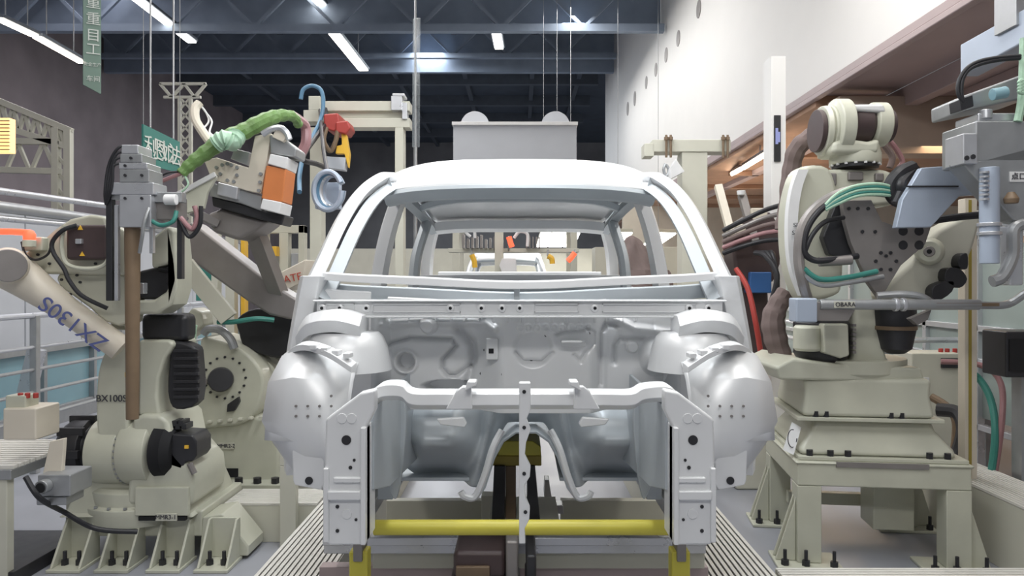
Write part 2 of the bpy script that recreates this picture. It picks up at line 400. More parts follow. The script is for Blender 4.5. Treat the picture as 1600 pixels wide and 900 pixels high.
# ------------------------------------------------------------ raised ribbed tracks
def track(x0, x1, y0, y1, z, name, label, axis='y', h=.25, face='cream_steel'):
    t = thing(name, label, 'track', ((x0+x1)/2, (y0+y1)/2, 0))
    MB().bb(x0, x1, y0, y1, z-h, z-.006).build('side_box', face, t)
    m = MB()
    if axis == 'y':
        n = int((x1-x0)/.028)
        for k in range(n): c = x0+(k+.5)*(x1-x0)/n; m.bb(c-.010, c+.010, y0, y1, z-.006, z+.005)
    else:
        n = int((y1-y0)/.028)
        for k in range(n): c = y0+(k+.5)*(y1-y0)/n; m.bb(x0, x1, c-.010, c+.010, z-.006, z+.005)
    MB().bb(x0, x1, y0, y1, z-.012, z-.006).build('top_plate', 'ribbed_white', t, bev=0)
    m.build('rib_cover', 'ribbed_white', t, bev=.002)
track(-1.31, -.94, 1.8, 9.5, .25, 'ribbed_walkway', 'white ribbed walkway left of the car running away from the lens')
track(.88, 1.27, 1.8, 9.5, .25, 'ribbed_walkway', 'white ribbed walkway right of the car running away from the lens')
track(-1.93, -1.32, 4.80, 5.14, .25, 'cable_duct', 'ribbed-topped cream duct between front robot base and left walkway', 'x')
track(1.29, 3.6, 3.3, 3.72, .25, 'ribbed_step', 'ribbed white step at the lower right corner', 'x')
track(2.85, 3.22, 4.0, 5.85, .42, 'machine_plinth', 'long cream ribbed plinth right of the robot pedestal', 'y', .42)
# small conveyor at the lower left
t = thing('roller_table', 'low ribbed white table with dark frame at the lower left corner', 'table', (-3.1, 4.3, 0))
m = MB()
for k in range(14): a = W(-20, 690+k*3.4, 4.2-k*.02); m.bb(-3.6, -2.82, 4.1+k*.05, 4.135+k*.05, .655+.0, .675)
m.build('ribbed_top', 'ribbed_white', t, bev=.002)
MB().bb(-3.6, -2.82, 4.08, 4.82, .60, .655).build('frame', 'grey_metal', t)
for x in (-3.5, -2.88):
    for y in (4.12, 4.75): MB().bb(x-.03, x+.03, y-.03, y+.03, 0, .6).build('leg', 'cream_steel', t)
MB().bb(-3.6, -2.82, 4.1, 4.8, 0, .08).build('foot_plate', 'dark_motor', t)
t = thing('junction_box', 'cream junction box standing on the low ribbed table', 'box', W(40, 690, 4.2))
MB().pxbox(4, 638, 56, 688, 4.15, .22).build('case', 'warm_cream', t, bev=.01)
MB().pxbox(8, 618, 40, 640, 4.18, .12).build('upper_case', 'robot_cream', t, bev=.008)
for x in (32, 43, 56): p = W(x, 622, 4.2); MB().cyl(p, p+Vector((0, 0, .03)), .014).build('push_button', 'red_paint', t)
t = thing('sensor_unit', 'grey sensor unit with round dark lens beside the robot base', 'sensor', W(88, 775, 4.25))
MB().pxbox(58, 742, 110, 776, 3.87, .2).pxbox(56, 776, 104, 790, 3.89, .16).build('case', 'grey_metal', t, bev=.008)
p = W(73, 758, 3.87); MB().cyl(p, p-Vector((0, .05, 0)), .036).build('bezel', 'grey_metal', t)
MB().cyl(p-Vector((0, .05, 0)), p-Vector((0, .056, 0)), .026).build('lens', 'black_hole', t)
MB().plate(((66, 742), (78, 690), (100, 685), (96, 742)), 3.95, .03).build('back_plate', 'warm_cream', t)
cable('grey_cable', ((40, 745, 3.8), (62, 778, 3.8), (100, 800, 4.05), (150, 826, 4.05), (215, 831, 4.12)), .014, 'dark_rubber')
tag(bpy.data.objects['grey_cable'], 'dark cable drooping across the base of the front left robot', 'cable')

# ------------------------------------------------------------ the car body
car = thing('car_body', 'bare unpainted car body shell in front of the lens on yellow supports', 'car body', (0, 3.4, .95), 'car body shells on the line')
def B(mb, name, m='body_steel', bev=.004, solid=0, parent=None): return mb.build(name, m, parent or car, bev=bev, solid=solid)
def st(a, x, b): t = max(0, min(1, (x-a)/(b-a))); return t*t*(3-2*t)
# roof skin, crowned, with turned down front edge
def roofz(u, v):     # u -1..1 across, v 0..1 back
    return 2.118+.020*(1-abs(u)**4)+.185*(1-.30*abs(u)**6)*(st(-.06, v, .30))*(1-.95*st(.45, v, 1.02))*(1-.07*u*u)-.02*v
rings = []
for j in range(17):
    v = j/16; y = 3.19+v*1.95; hw = .625+.035*math.sin(math.pi*min(1, v*1.3))-.06*v**3; r = []
    for i in range(33):
        u = -1+i/16; yy = y+(.06*u*u if v < .5 else -.10*u*u)*abs(1-2*v)
        z = roofz(u, v)
        if j == 0: z -= .035; yy -= .005
        r.append((u*hw, yy, z))
    rings.append(r)
B(MB().strip(rings), 'roof_panel', bev=0, solid=.008)
# underside: header, cross bows and inner panel
rings = []
for j in range(4):
    y = 3.17+j*.07; r = []
    for i in range(25):
        u = -1+i/12; r.append((u*.60, y+.06*u*u, roofz(u, .03)-.055+(-.03 if j in (1, 2) else 0)))
    rings.append(r)
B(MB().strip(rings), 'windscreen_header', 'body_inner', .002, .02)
for k, y in enumerate((3.62, 4.05, 4.5)):
    m = MB(); rr = []
    for i in range(25):
        u = -1+i/12; z = roofz(u, (y-3.2)/1.95)-.03
        rr.append([(u*.61, y-.05, z), (u*.61, y-.03, z-.035), (u*.61, y+.03, z-.035), (u*.61, y+.05, z)])
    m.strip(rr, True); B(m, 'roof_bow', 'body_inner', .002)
rr = []
for i in range(25):
    u = -1+i/12; z = roofz(u, 1)-.01; yy = 5.12-.1*u*u
    rr.append([(u*.56, yy-.16, z-.005), (u*.56, yy-.14, z-.06), (u*.56, yy, z-.075), (u*.56, yy+.03, z-.01)])
B(MB().strip(rr, True), 'rear_header', bev=.003)
def sect(c, wx, wy, k=10, a0=0, up=(0, 1, 0)):
    return [Vector(c)+Vector((wx*math.cos(a0+2*math.pi*i/k), wy*math.sin(a0+2*math.pi*i/k), 0)) for i in range(k)]
for s in (-1, 1):
    # windscreen pillar, outer skin and inner flange
    P = spline([(s*.735, 2.56, 1.66), (s*.715, 2.66, 1.76), (s*.69, 2.86, 1.93), (s*.655, 3.04, 2.06), (s*.605, 3.2, 2.14), (s*.575, 3.33, 2.165)], 6)
    q = MB(); rings = []
    for i, p in enumerate(P):
        t = (P[min(i+1, len(P)-1)]-P[max(i-1, 0)]).normalized(); out = Vector((s*.9, -.45, .35)); out = (out-t*out.dot(t)).normalized(); sd = t.cross(out)
        wd = .040-.010*i/len(P); rings.append([p+out*.022*c+sd*wd*e for c, e in ((1, -.7), (1.25, 0), (1, .7), (.1, 1), (-.9, .8), (-1, 0), (-.9, -.8), (.1, -1))])
    B(q.strip(rings, True), 'windscreen_pillar', bev=0)
    rings = []
    for i, p in enumerate(P[:-3]):
        inn = Vector((-s*.045, .03, -.02)); rings.append([p+inn*.6, p+inn*1.5+Vector((0, -.01, 0)), p+inn*1.5+Vector((0, .012, 0)), p+inn*.6+Vector((0, .02, 0))])
    B(MB().strip(rings, True), 'pillar_flange', 'body_inner', 0)
    # side roof rail
    P = spline([(s*.60, 3.22, 2.135), (s*.645, 3.6, 2.17), (s*.65, 4.1, 2.17), (s*.63, 4.7, 2.13), (s*.60, 5.0, 2.06)], 6)
    B(MB().strip([[p+Vector((s*a, 0, b)) for a, b in ((.03, -.02), (.015, .025), (-.03, .02), (-.045, -.03), (0, -.045))] for p in P], True), 'roof_rail', 'body_inner', 0)
    # centre pillar and rear pillar
    for nm, pts, w0, w1 in (('centre_pillar', ((s*.74, 3.86, 1.0), (s*.76, 3.87, 1.35), (s*.745, 3.88, 1.68), (s*.70, 3.9, 1.95), (s*.64, 3.92, 2.15)), .13, .05),
                            ('rear_pillar', ((s*.70, 5.55, 1.62), (s*.685, 5.42, 1.76), (s*.655, 5.28, 1.92), (s*.60, 5.1, 2.06)), .085, .06)):
        P = spline(pts, 6); rings = []
        for i, p in enumerate(P):
            f = i/(len(P)-1); wd = w0+(w1-w0)*f; rings.append([p+Vector((s*a, b, 0)) for a, b in ((.03, -wd*.7), (.045, 0), (.03, wd*.7), (-.03, wd), (-.045, 0), (-.03, -wd))])
        B(MB().strip(rings, True), nm, 'body_steel', 0)
    # door lower frames and sill, quarter panel
    B(MB().bb(s*.69, s*.80, 2.75, 5.0, .98, 1.12), 'sill', 'body_steel', .02)
    m = MB(); pts = [(s*.78, 4.7, 1.05), (s*.79, 4.85, 1.45), (s*.76, 4.75, 1.66), (s*.73, 5.6, 1.70), (s*.76, 6.1, 1.62), (s*.78, 6.15, 1.05)]
    m.prism(pts, (-s*.03, 0, 0)); B(m, 'quarter_panel', 'body_steel', .008)
    # quarter inner brace seen through the windscreen
    m = MB(); m.tube([(s*.66, 4.55, 1.62), (s*.65, 4.62, 1.85), (s*.60, 4.75, 2.08)], .035, 8, 6); B(m, 'inner_brace', 'body_inner', 0)
    # hinge pillar with flaring skirt at the front door line
    P = [(.74, 2.58, 1.72), (.765, 2.60, 1.62), (.80, 2.62, 1.45), (.83, 2.66, 1.28), (.84, 2.72, 1.0)]
    rings = [[Vector((s*(a-.055), y-.05, z)), Vector((s*(a+.0), y-.07, z)), Vector((s*(a+.03), y, z)), Vector((s*(a+.03), y+.16, z)), Vector((s*(a-.055), y+.17, z))] for a, y, z in [tuple(v) for v in spline(P, 5)]]
    B(MB().strip(rings, True), 'hinge_pillar', 'body_steel', .004)
# windscreen base flange, sagging in the middle
def flz(x): return 1.712-.034*(1-min(1, abs(x)/.72)**2)-.003*math.cos(x*9)
def flange(dy, dz, wd, th, hw=.725, n=41, bow=.10):
    rr = []
    for i in range(n):
        x = -hw+2*hw*i/(n-1); y = 2.60-bow*(1-(x/hw)**2)+dy; z = flz(x)+dz
        rr.append([(x, y, z-th/2), (x, y+.004, z+th/2), (x, y+wd, z+th/2+.004), (x, y+wd, z-th/2)])
    return MB().strip(rr, True)
B(flange(0, .012, .05, .026), 'cowl_flange', 'body_steel', .003)
B(flange(.09, -.04, .03, .05, .70), 'cowl_front_panel', 'body_inner', .003)
m = MB()
for x0, x1, a, b in ((-.70, -.52, -.075, -.03), (-.46, -.02, -.07, -.045), (.02, .30, -.07, -.045)):
    rr = []
    for i in range(9):
        x = x0+(x1-x0)*i/8; y = 2.60-.10*(1-(x/.725)**2)+.03; z = flz(x); rr.append([(x, y, z+a), (x, y-.012, z+a+.006), (x, y-.012, z+b-.006), (x, y, z+b)])
    m.strip(rr, True)
B(m, 'cowl_stiffener', 'body_steel', .002)
# lower cowl beam with embossed slots and round holes
beam = B(MB().bb(-.69, .69, 2.50, 2.60, 1.585, 1.632).bb(-.70, .70, 2.485, 2.60, 1.632, 1.638).bb(-.70, .70, 2.485, 2.60, 1.577, 1.585), 'cowl_beam', 'body_steel', .004)
m = MB(); dk = MB()
for x0, x1 in ((-.50, -.20), (.05, .20), (.28, .60), (-.66, -.56)):
    for a, b, c, e in ((x0, x1, 1.622, 1.625), (x0, x1, 1.596, 1.599), (x0, x0+.003, 1.596, 1.625), (x1-.003, x1, 1.596, 1.625)): m.bb(a, b, 2.493, 2.5, c, e)
for x in (-.67, -.61, -.52, .0, -.13, -.06, .255, .64, .575, -.235):
    m.lathe((x, 2.50, 1.610), (0, -1, 0), [(0, .014), (.006, .013), (.008, .009)], 20); dk.cyl((x, 2.492, 1.610), (x, 2.4895, 1.610), .0055, n=14)
B(m, 'embossing', 'body_steel', 0, parent=beam); B(dk, 'bolt_hole', 'black_hole', 0, parent=beam)
B(MB().bb(-.68, .25, 2.66, 2.72, 1.60, 1.615).bb(-.02, 0, 2.54, 2.66, 1.605, 1.69), 'cowl_gutter', 'body_inner', .003)

# firewall: a pressed sheet with real relief
def seg(px, py, x0, y0, x1, y1):
    dx, dy = x1-x0, y1-y0; t = max(0, min(1, ((px-x0)*dx+(py-y0)*dy)/(dx*dx+dy*dy+1e-9))); return math.hypot(px-x0-dx*t, py-y0-dy*t)
def pl(px, py, pts): return min(seg(px, py, *pts[i], *pts[i+1]) for i in range(len(pts)-1))
def g(d, w_): return math.exp(-(d/w_)**2)
def st(a, x, b): t = max(0, min(1, (x-a)/(b-a))); return t*t*(3-2*t)
L1 = ((592, 548), (612, 536), (640, 528), (706, 530), (712, 540), (692, 562), (691, 576), (700, 586), (712, 586), (734, 572))
L2 = ((716, 514), (738, 536), (740, 556), (732, 596))
L3 = ((604, 505), (655, 502), (760, 503), (772, 512))
L4 = ((936, 600), (937, 520), (948, 506), (964, 508))
L5 = ((960, 566), (961, 540), (968, 529), (1006, 529))
L6 = ((806, 548), (818, 561), (846, 562), (862, 548))
L7 = ((868, 520), (880, 516), (905, 514), (914, 510), (926, 518), (926, 536), (912, 548), (905, 561), (895, 552))
L8 = ((965, 500), (990, 512), (1045, 518))
def relief(x, y):
    h = 0
    h += -.016*g(pl(x, y, L1), 3.6)+-.024*g(pl(x, y, L2), 6.5)+.022*g(pl(x, y, L3), 6)
    h += -.018*g(pl(x, y, L4), 4.5)-.012*g(pl(x, y, L5), 4)-.012*g(pl(x, y, L6), 3)-.009*g(pl(x, y, L7), 2.8)+.016*g(pl(x, y, L8), 5)
    r = math.hypot(x-671, y-508); h += .045*(1-st(9, r, 14))
    r = math.hypot(x-634, y-565); h += -.035*(1-st(12, r, 16))+.008*g(r-17, 3)
    r = math.hypot(x-1023, (y-556)*.8); h += .05*(1-st(10, r, 26))
    r = math.hypot(x-988, y-542); h += .012*(1-st(7, r, 10))
    r = math.hypot(x-832, y-541); h += -.010*(1-st(24, r, 32))
    h += .05*st(740, x, 790)*(1-st(915, x, 950))
    h += .05*(1-st(590, x, 612))+.07*st(1020, x, 1052)
    r = math.hypot((x-700)/44, (y-604)/12); h += -.05*(1-st(.7, r, 1.05))
    if y < 502: h += .004*max(0, math.cos((x-640)*2*math.pi/22))**8*(1 if 640 < x < 1000 else 0)
    for cx in range(812, 920, 13): h += .003*g(math.hypot(cx-x, y-510)-5, 1.4)
    return h*1.5
nx, ny = 420, 130; D0 = 2.72; rings = []
for j in range(ny+1):
    py = 491+(640-491)*j/ny; r = []
    for i in range(nx+1):
        px = 586+(1054-586)*i/nx; p = W(px, py, D0); p.y -= relief(px, py); r.append(p)
    rings.append(r)
fw = B(MB().strip(rings), 'firewall', 'body_steel', 0, .004)
def onfw(px, py, e=.001): p = W(px, py, D0); p.y -= relief(px, py)+e; return p
dk = MB()
for x, y in ((616, 552), (654, 552), (616, 578), (840, 583), (857, 582), (875, 582), (892, 578), (852, 522), (856, 538), (824, 530), (917, 519), (758, 546), (786, 581), (752, 583), (1020, 560), (830, 560)):
    p = onfw(x, y); dk.cyl(p, p+Vector((0, .003, 0)), .0055, n=12)
B(dk, 'bolt_hole', 'dark_motor', 0, parent=fw)
m = MB()
a = onfw(770, 544); m.bb(a.x-.022, a.x+.022, a.y-.03, a.y, a.z-.035, a.z+.042); B(m, 'bracket', 'body_steel', .004, parent=fw)
m = MB().bb(a.x-.012, a.x+.006, a.y-.032, a.y-.029, a.z-.012, a.z+.006); B(m, 'bracket_slot', 'black_hole', 0, parent=fw)
a = onfw(893, 530); m = MB().bb(a.x-.045, a.x+.03, a.y-.05, a.y, a.z-.004, a.z+.004).bb(a.x-.042, a.x+.045, a.y-.012, a.y, a.z-.02, a.z); B(m, 'bracket', 'body_steel', .003, parent=fw)

# toe board below: bulging panel with transmission tunnel mouth
rings = []
def tun(px): return 765-95*math.exp(-((px-822)/34.0)**4)*1.0 if True else 0
nx, ny = 200, 46
for j in range(ny+1):
    f = j/ny; r = []
    for i in range(nx+1):
        px = 592+(1046-592)*i/nx; q = abs(px-822)
        bot = 768-98*(1-st(28, q, 78)); bot -= 26*st(165, q, 205)
        py = 606+(bot-606)*f; p = W(px, py, 2.86); lump = math.sin(math.pi*min(1, f*1.05))
        prof = .15*st(0, f, .28)*(1-st(.42, f, 1.0)*1.9); dep = prof*st(62, q, 118)*(1-.4*st(150, q, 215))
        dep += .05*g(f-.45, .12)*st(70, q, 110)*(1-st(150, q, 190))
        dep -= .10*f*(1-st(20, q, 60)); dep += .035*g(q-(40+48*f**1.2), 9)
        p.y -= dep-.05; r.append(p)
    rings.append(r)
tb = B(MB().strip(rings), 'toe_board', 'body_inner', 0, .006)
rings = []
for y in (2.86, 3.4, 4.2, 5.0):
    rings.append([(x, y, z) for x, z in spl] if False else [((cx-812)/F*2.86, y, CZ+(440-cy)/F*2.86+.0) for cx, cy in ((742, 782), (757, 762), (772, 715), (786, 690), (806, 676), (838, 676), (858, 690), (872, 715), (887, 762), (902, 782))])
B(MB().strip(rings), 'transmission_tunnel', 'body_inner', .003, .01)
for s in (-1, 1):
    B(MB().tube([W(812+10+s*x, y, 2.84-e) for x, y, e in ((38, 672, .02), (52, 700, .04), (66, 745, .05), (80, 776, .05), (96, 776, .06), (102, 768, .06))], .013, 8, 6), 'tunnel_flange', 'body_steel', 0)
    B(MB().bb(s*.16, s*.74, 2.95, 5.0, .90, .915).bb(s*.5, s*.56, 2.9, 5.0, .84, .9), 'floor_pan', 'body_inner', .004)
    # front side rail with big end plate
    B(MB().bb(s*.43, s*.53, 2.1, 2.95, 1.09, 1.22), 'side_rail', 'body_steel', .012)
    xl = s*.525; x2 = s*.395; top = 1.375; m = MB()
    out = [(s*.545, .985), (s*.553, .99), (s*.553, 1.27), (s*.535, 1.32), (s*.45, 1.41), (s*.40, 1.415), (s*.40, 1.30), (s*.43, 1.27), (s*.43, .985)]
    out = [(s*.512, .99), (s*.526, 1.0), (s*.526, 1.20), (s*.523, 1.33), (s*.43, 1.40), (s*.39, 1.41), (s*.39, 1.355), (s*.412, 1.31), (s*.412, 1.0), (s*.42, .99)]
    m.prism([(x, 1.98, z) for x, z in out], (0, .05, 0)); pt = B(m, 'end_plate', 'body_steel', .008)
    m = MB().bb(s*.425, s*.50, 1.972, 1.985, 1.16, 1.175).bb(s*.425, s*.515, 1.966, 1.985, 1.115, 1.14)
    m.bb(s*.412, s*.426, 1.965, 2.1, .995, 1.31).bb(s*.512, s*.527, 1.97, 2.1, 1.0, 1.2)
    B(m, 'plate_stiffener', 'body_steel', .004, parent=pt)
    dk = MB()
    for x, z, r in ((.466, 1.274, .013), (.478, 1.332, .006), (.452, 1.332, .006), (.455, 1.20, .005), (.475, 1.165, .006), (.448, 1.165, .006), (.49, 1.095, .005), (.465, 1.075, .008), (.44, 1.06, .004), (.49, 1.03, .005), (.445, 1.22, .004)):
        dk.cyl((s*x, 1.979, z), (s*x, 1.9775, z), r, n=18)
    B(dk, 'plate_hole', 'dark_motor', 0, parent=pt)
    m = MB()
    for x, z in ((.465, 1.075), (.452, 1.332), (.478, 1.332)): m.lathe((s*x, 1.98, z), (0, -1, 0), [(0, .014), (.003, .013), (.003, .009)], 20)
    B(m, 'plate_boss', 'body_steel', 0, parent=pt)
    # small outer bracket plate with two lobes
    m = MB(); yb = 2.22
    m.prism([(s*x, yb, z) for x, z in ((.59, 1.20), (.595, 1.245), (.62, 1.25), (.64, 1.235), (.665, 1.25), (.69, 1.22), (.685, 1.10), (.68, 1.085), (.60, 1.07), (.588, 1.09))], (0, .05, 0))
    bp = B(m, 'outer_bracket', 'body_steel', .006); dk = MB()
    for x, z, r in ((.62, 1.22, .008), (.668, 1.215, .008), (.635, 1.10, .012)): dk.cyl((s*x, yb-.001, z), (s*x, yb-.003, z), r, n=16)
    B(dk, 'bracket_hole', 'dark_motor', 0, parent=bp)
    B(MB().tube([(s*.62, 2.25, 1.24), (s*.66, 2.3, 1.30), (s*.70, 2.36, 1.36)], .018, 8, 5), 'bracket_strut', 'body_steel', 0)
    # wheelhouse dome with strut tower
    rings = []
    for j in range(13):
        a = math.pi*(.0+1.0*j/12); r = []
        for i in range(13):
            f = i/12; x = .52+.25*f; rad = .235+.025*math.sin(math.pi*f*.9); r.append((s*x, 2.47-rad*math.cos(a), 1.22+rad*1.02*math.sin(a)))
        rings.append(r)
    wh = B(MB().strip(rings), 'wheelhouse', 'body_steel', .0, .008)
    rings = [[(s*.525, 2.235, 1.10), (s*.60, 2.26, 1.06), (s*.68, 2.26, 1.10), (s*.76, 2.28, 1.2)], [(s*.525, 2.215, 1.25), (s*.60, 2.19, 1.27), (s*.69, 2.19, 1.28), (s*.775, 2.22, 1.28)], [(s*.525, 2.25, 1.36), (s*.60, 2.215, 1.40), (s*.68, 2.215, 1.41), (s*.77, 2.26, 1.39)], [(s*.53, 2.34, 1.45), (s*.60, 2.33, 1.485), (s*.68, 2.33, 1.49), (s*.76, 2.36, 1.46)]]
    B(MB().strip(rings), 'wheelhouse_front', 'body_steel', 0, .008)
    m = MB().lathe((s*.585, 2.5, 1.40), (0, 0, 1), [(0, .15), (.08, .135), (.115, .12), (.13, .105), (.133, .05)], 36); B(m, 'strut_tower', 'body_steel', .002)
    dk = MB()
    for k in range(9): a = k*.55; dk.cyl((s*(.56+.035*(k % 4)), 2.19, 1.30+.03*(k//4)), (s*(.56+.035*(k % 4)), 2.185, 1.30+.03*(k//4)), .004, n=8)
    B(dk, 'pressed_hole', 'taupe_plate', 0, parent=wh)
    # apron upper rail, ragged flange above the dome
    P = spline([(s*.50, 2.22, 1.44), (s*.58, 2.24, 1.485), (s*.67, 2.30, 1.50), (s*.75, 2.42, 1.47), (s*.80, 2.55, 1.42)], 6)
    B(MB().strip([[p+Vector(v) for v in ((0, -.03, -.012), (0, -.03, .006), (0, .04, .012), (0, .04, -.02))] for p in P], True), 'apron_rail', 'body_steel', .002)
    P = spline([(s*.52, 2.44, 1.575), (s*.60, 2.42, 1.595), (s*.70, 2.46, 1.58), (s*.76, 2.54, 1.53)], 6)
    B(MB().strip([[p+Vector(v) for v in ((0, -.03, -.06), (0, -.05, -.02), (0, -.01, .012), (0, .10, .014), (0, .1, -.06))] for p in P], True), 'cowl_side_panel', 'body_steel', .002)
    m = MB(); 
    for k in range(4): m.box((s*(.52+.035*k), 2.23+.005*k, 1.478+.008*k), (.022, .05, .016))
    B(m, 'apron_tab', 'body_steel', .004)
    # dark looking inner rail wall towards the toe board
    B(MB().prism([(s*.405, 2.05, 1.35), (s*.405, 2.9, 1.36), (s*.405, 2.9, 1.0), (s*.405, 2.3, 1.06), (s*.405, 2.05, 1.12)], (s*.012, 0, 0)), 'rail_web', 'body_inner', .003)
    B(MB().plate([(812+s*x, y) for x, y in ((182, 620), (222, 618), (224, 700), (205, 760), (192, 778), (180, 700))], 2.5, .03, 4), 'gusset', 'body_inner', .004)
# upper crossmember between the rails with brackets
zc = [(586, 606), (600, 598), (628, 598), (646, 610), (700, 611), (812, 611), (935, 611), (985, 611), (1005, 602), (1040, 600), (1054, 610)]
P = spline([W(x, y+3, 2.12) for x, y in zc], 5)
B(MB().strip([[p+Vector(v) for v in ((0, -.01, -.045), (0, -.03, -.03), (0, -.026, .0), (0, -.018, .006), (0, .05, .006), (0, .05, -.045))] for p in P], True), 'crossmember', 'body_steel', .002)
m = MB()
for x, s in ((722, 1), (912, -1)):
    m.plate(((x-26*s, 640), (x-10*s, 612), (x, 604), (x+14*s, 604), (x+16*s, 640)), 2.08, .03); m.plate(((x+4*s, 612), (x+8*s, 596), (x+22*s, 596), (x+22*s, 603), (x+14*s, 606)), 2.05, .06)
    m.plate(((x-40*s, 655), (x-34*s, 664), (x+4*s, 668), (x+8*s, 662), (x+2*s, 652)), 2.60, .02)
B(m, 'engine_mount', 'body_steel', .004)
m = MB(); a = W(819, 600, 2.0)
edge = [(811, 598), (829, 598), (829, 640), (823, 655), (829, 672), (822, 692), (820, 712), (829, 730), (828, 745), (820, 758), (820, 775), (828, 795), (827, 812), (820, 826), (821, 850), (811, 850)]
B(m.plate(edge, 1.93, .03), 'latch_support', 'body_steel', .003)
dk = MB()
for x, y in ((819, 612), (819, 668), (819, 740), (821, 800)): p = W(x, y, 1.929); dk.cyl(p, p-Vector((0, .002, 0)), .005, n=10)
B(dk, 'bolt_hole', 'dark_motor', 0)
# rear of the shell: parcel shelf with slots and rear opening edge
m = MB(); y0, y1, z0 = 5.0, 5.5, 1.745; xs = [-.70, -.50, -.34, -.22, -.02, .08, .28, .38, .50, .70]
for i in range(9):
    if i in (1, 3, 5): m.bb(xs[i], xs[i+1], y0, y0+.1, z0-.012, z0).bb(xs[i], xs[i+1], y1-.12, y1, z0-.012, z0)
    else: m.bb(xs[i], xs[i+1], y0, y1, z0-.012, z0)
m.bb(-.70, .70, y0-.01, y0+.01, z0-.07, z0)
B(m, 'parcel_shelf', 'body_steel', .003)
B(MB().bb(-.62, .62, 5.58, 5.64, 1.745, 1.775).bb(-.60, .60, 6.05, 6.12, 1.72, 1.775), 'rear_sill', 'body_steel', .008)
B(MB().bb(-.70, .70, 4.95, 4.97, 1.0, 1.68).bb(-.76, .76, 6.1, 6.16, 1.1, 1.7), 'rear_bulkhead', 'body_inner', .005)
# support stand hardware belongs to the carrier
car2 = dup(car, (-.25, 10.6, 0), 'second bare car body shell further down the line behind the first')
car3 = None

# ------------------------------------------------------------ carrier, lift and conveyor under the shell
t = thing('body_carrier', 'yellow tubular carrier holding up the front car body shell', 'carrier', (0, 2.6, 0))
MB().tube([W(585, 824, 2.35), W(1050, 824, 2.35)], .024, 16, 0).build('cross_tube', 'yellow_paint', t, bev=0)
for s in (-1, 1):
    x = s*.52
    MB().bb(x-.03, x+.03, 2.37, 2.43, 0, .83).build('post', 'yellow_paint', t, bev=.006)
    MB().bb(x-.015, x+.015, 2.36, 2.44, .8, .9).build('post_head', 'taupe_plate', t)
    MB().bb(s*.60-.03, s*.60+.03, 2.6, 6.0, .78, .84).build('side_beam', 'grey_metal', t)
dup(t, (-.25, 10.6, 0), 'yellow tubular carrier under the second body shell further back')
t = thing('lift_tower', 'ochre and yellow lift tower standing in the tunnel mouth', 'lift', (0.02, 3.5, 0))
MB().plate(((778, 712), (778, 698), (790, 689), (832, 689), (845, 698), (845, 712)), 3.3, .3).build('head', 'yellow_paint', t)
MB().pxbox(770, 712, 846, 728, 3.32, .3).build('collar', 'ochre_paint', t)
MB().pxbox(790, 728, 806, 812, 3.35, .1).pxbox(826, 728, 828, 812, 3.35, .1).build('column', 'tan_tube', t)
MB().plate(((772, 728), (789, 728), (788, 815), (768, 815)), 3.3, .3).build('leg', 'dark_motor', t)
MB().plate(((824, 728), (836, 728), (844, 815), (824, 815)), 3.3, .3).build('leg', 'dark_motor', t)
MB().bb(-.14, .18, 3.25, 3.7, 0, .62).build('base', 'cream_steel', t)
t = thing('transfer_conveyor', 'wide cream conveyor frame crossing under the car body', 'conveyor', (0, 3.9, 0))
MB().bb(-.82, .78, 3.06, 3.2, .60, .635).bb(-.82, .78, 3.08, 3.10, .56, .6).build('top_slab', 'light_metal', t)
MB().bb(-.62, .78, 3.1, 3.16, .49, .57).build('front_box', 'cream_steel', t)
MB().bb(-.85, .80, 3.12, 3.18, .08, .49).build('skirt', 'mauve_steel', t)
MB().bb(-.78, -.2, 4.3, 4.36, .22, .42).bb(.24, .85, 4.3, 4.36, .22, .42).bb(-.78, -.2, 4.1, 4.3, .20, .225).bb(.24, .85, 4.1, 4.3, .20, .225).build('rear_box', 'cream_steel', t)
MB().bb(-.22, -.09, 4.22, 4.32, .2, .47).build('end_bracket', 'cream_steel', t)
MB().plate(((851, 750), (858, 750), (864, 790), (880, 790), (881, 803), (858, 803), (850, 775)), 4.0, .1).build('end_bracket', 'light_metal', t)
t = thing('drive_motor', 'brown drive motor block at the bottom centre of the picture', 'motor', (-.05, 2.8, 0))
MB().pxbox(708, 862, 790, 905, 2.7, .3).bb(-.26, -.05, 2.72, 3.0, 0, .6).build('housing', 'brown_motor', t, bev=.02)
MB().pxbox(712, 886, 765, 905, 2.685, .02).build('nameplate', 'tan_tube', t)
MB().pxbox(822, 868, 838, 905, 2.66, .25).bb(.02, .06, 2.7, 2.9, 0, .6).build('brake', 'dark_motor', t, bev=.01)
MB().pxbox(790, 846, 810, 905, 2.68, .2).bb(-.05, 0, 2.7, 2.85, 0, .6).build('gear_case', 'taupe_plate', t, bev=.01)

# cloth cover, far right of windscreen opening
t = thing('covered_robot', 'tapered grey-brown cloth cover seen through the right of the windscreen', 'covered machine', W(990, 450, 6.8))
rings = []; prof = spline([(368, 984, 988), (372, 978, 995), (380, 973, 1003), (392, 967, 1010), (412, 961, 1020), (428, 954, 1032), (440, 950, 1044), (640, 944, 1056)], 6)
for k, (y, l, r) in enumerate([tuple(v) for v in prof]):
    a, b = W(l, y, 6.8), W(r, y, 6.8); c = (a+b)/2; rad = (b.x-a.x)/2
    rings.append([c+Vector((rad*(1+.10*math.sin(5*q+k*.25)+.06*math.sin(11*q-k*.4))*math.cos(q), rad*.7*(1+.10*math.sin(5*q+k*.25)+.06*math.sin(11*q-k*.4))*math.sin(q), 0)) for q in [2*math.pi*i/56 for i in range(56)]])
MB().strip(rings, True).build('cloth_cover', 'brown_cover', t, bev=0)
MB().bb(1.3, 1.5, 6.6, 7.0, 0, .6).build('stand', 'cream_steel', t)
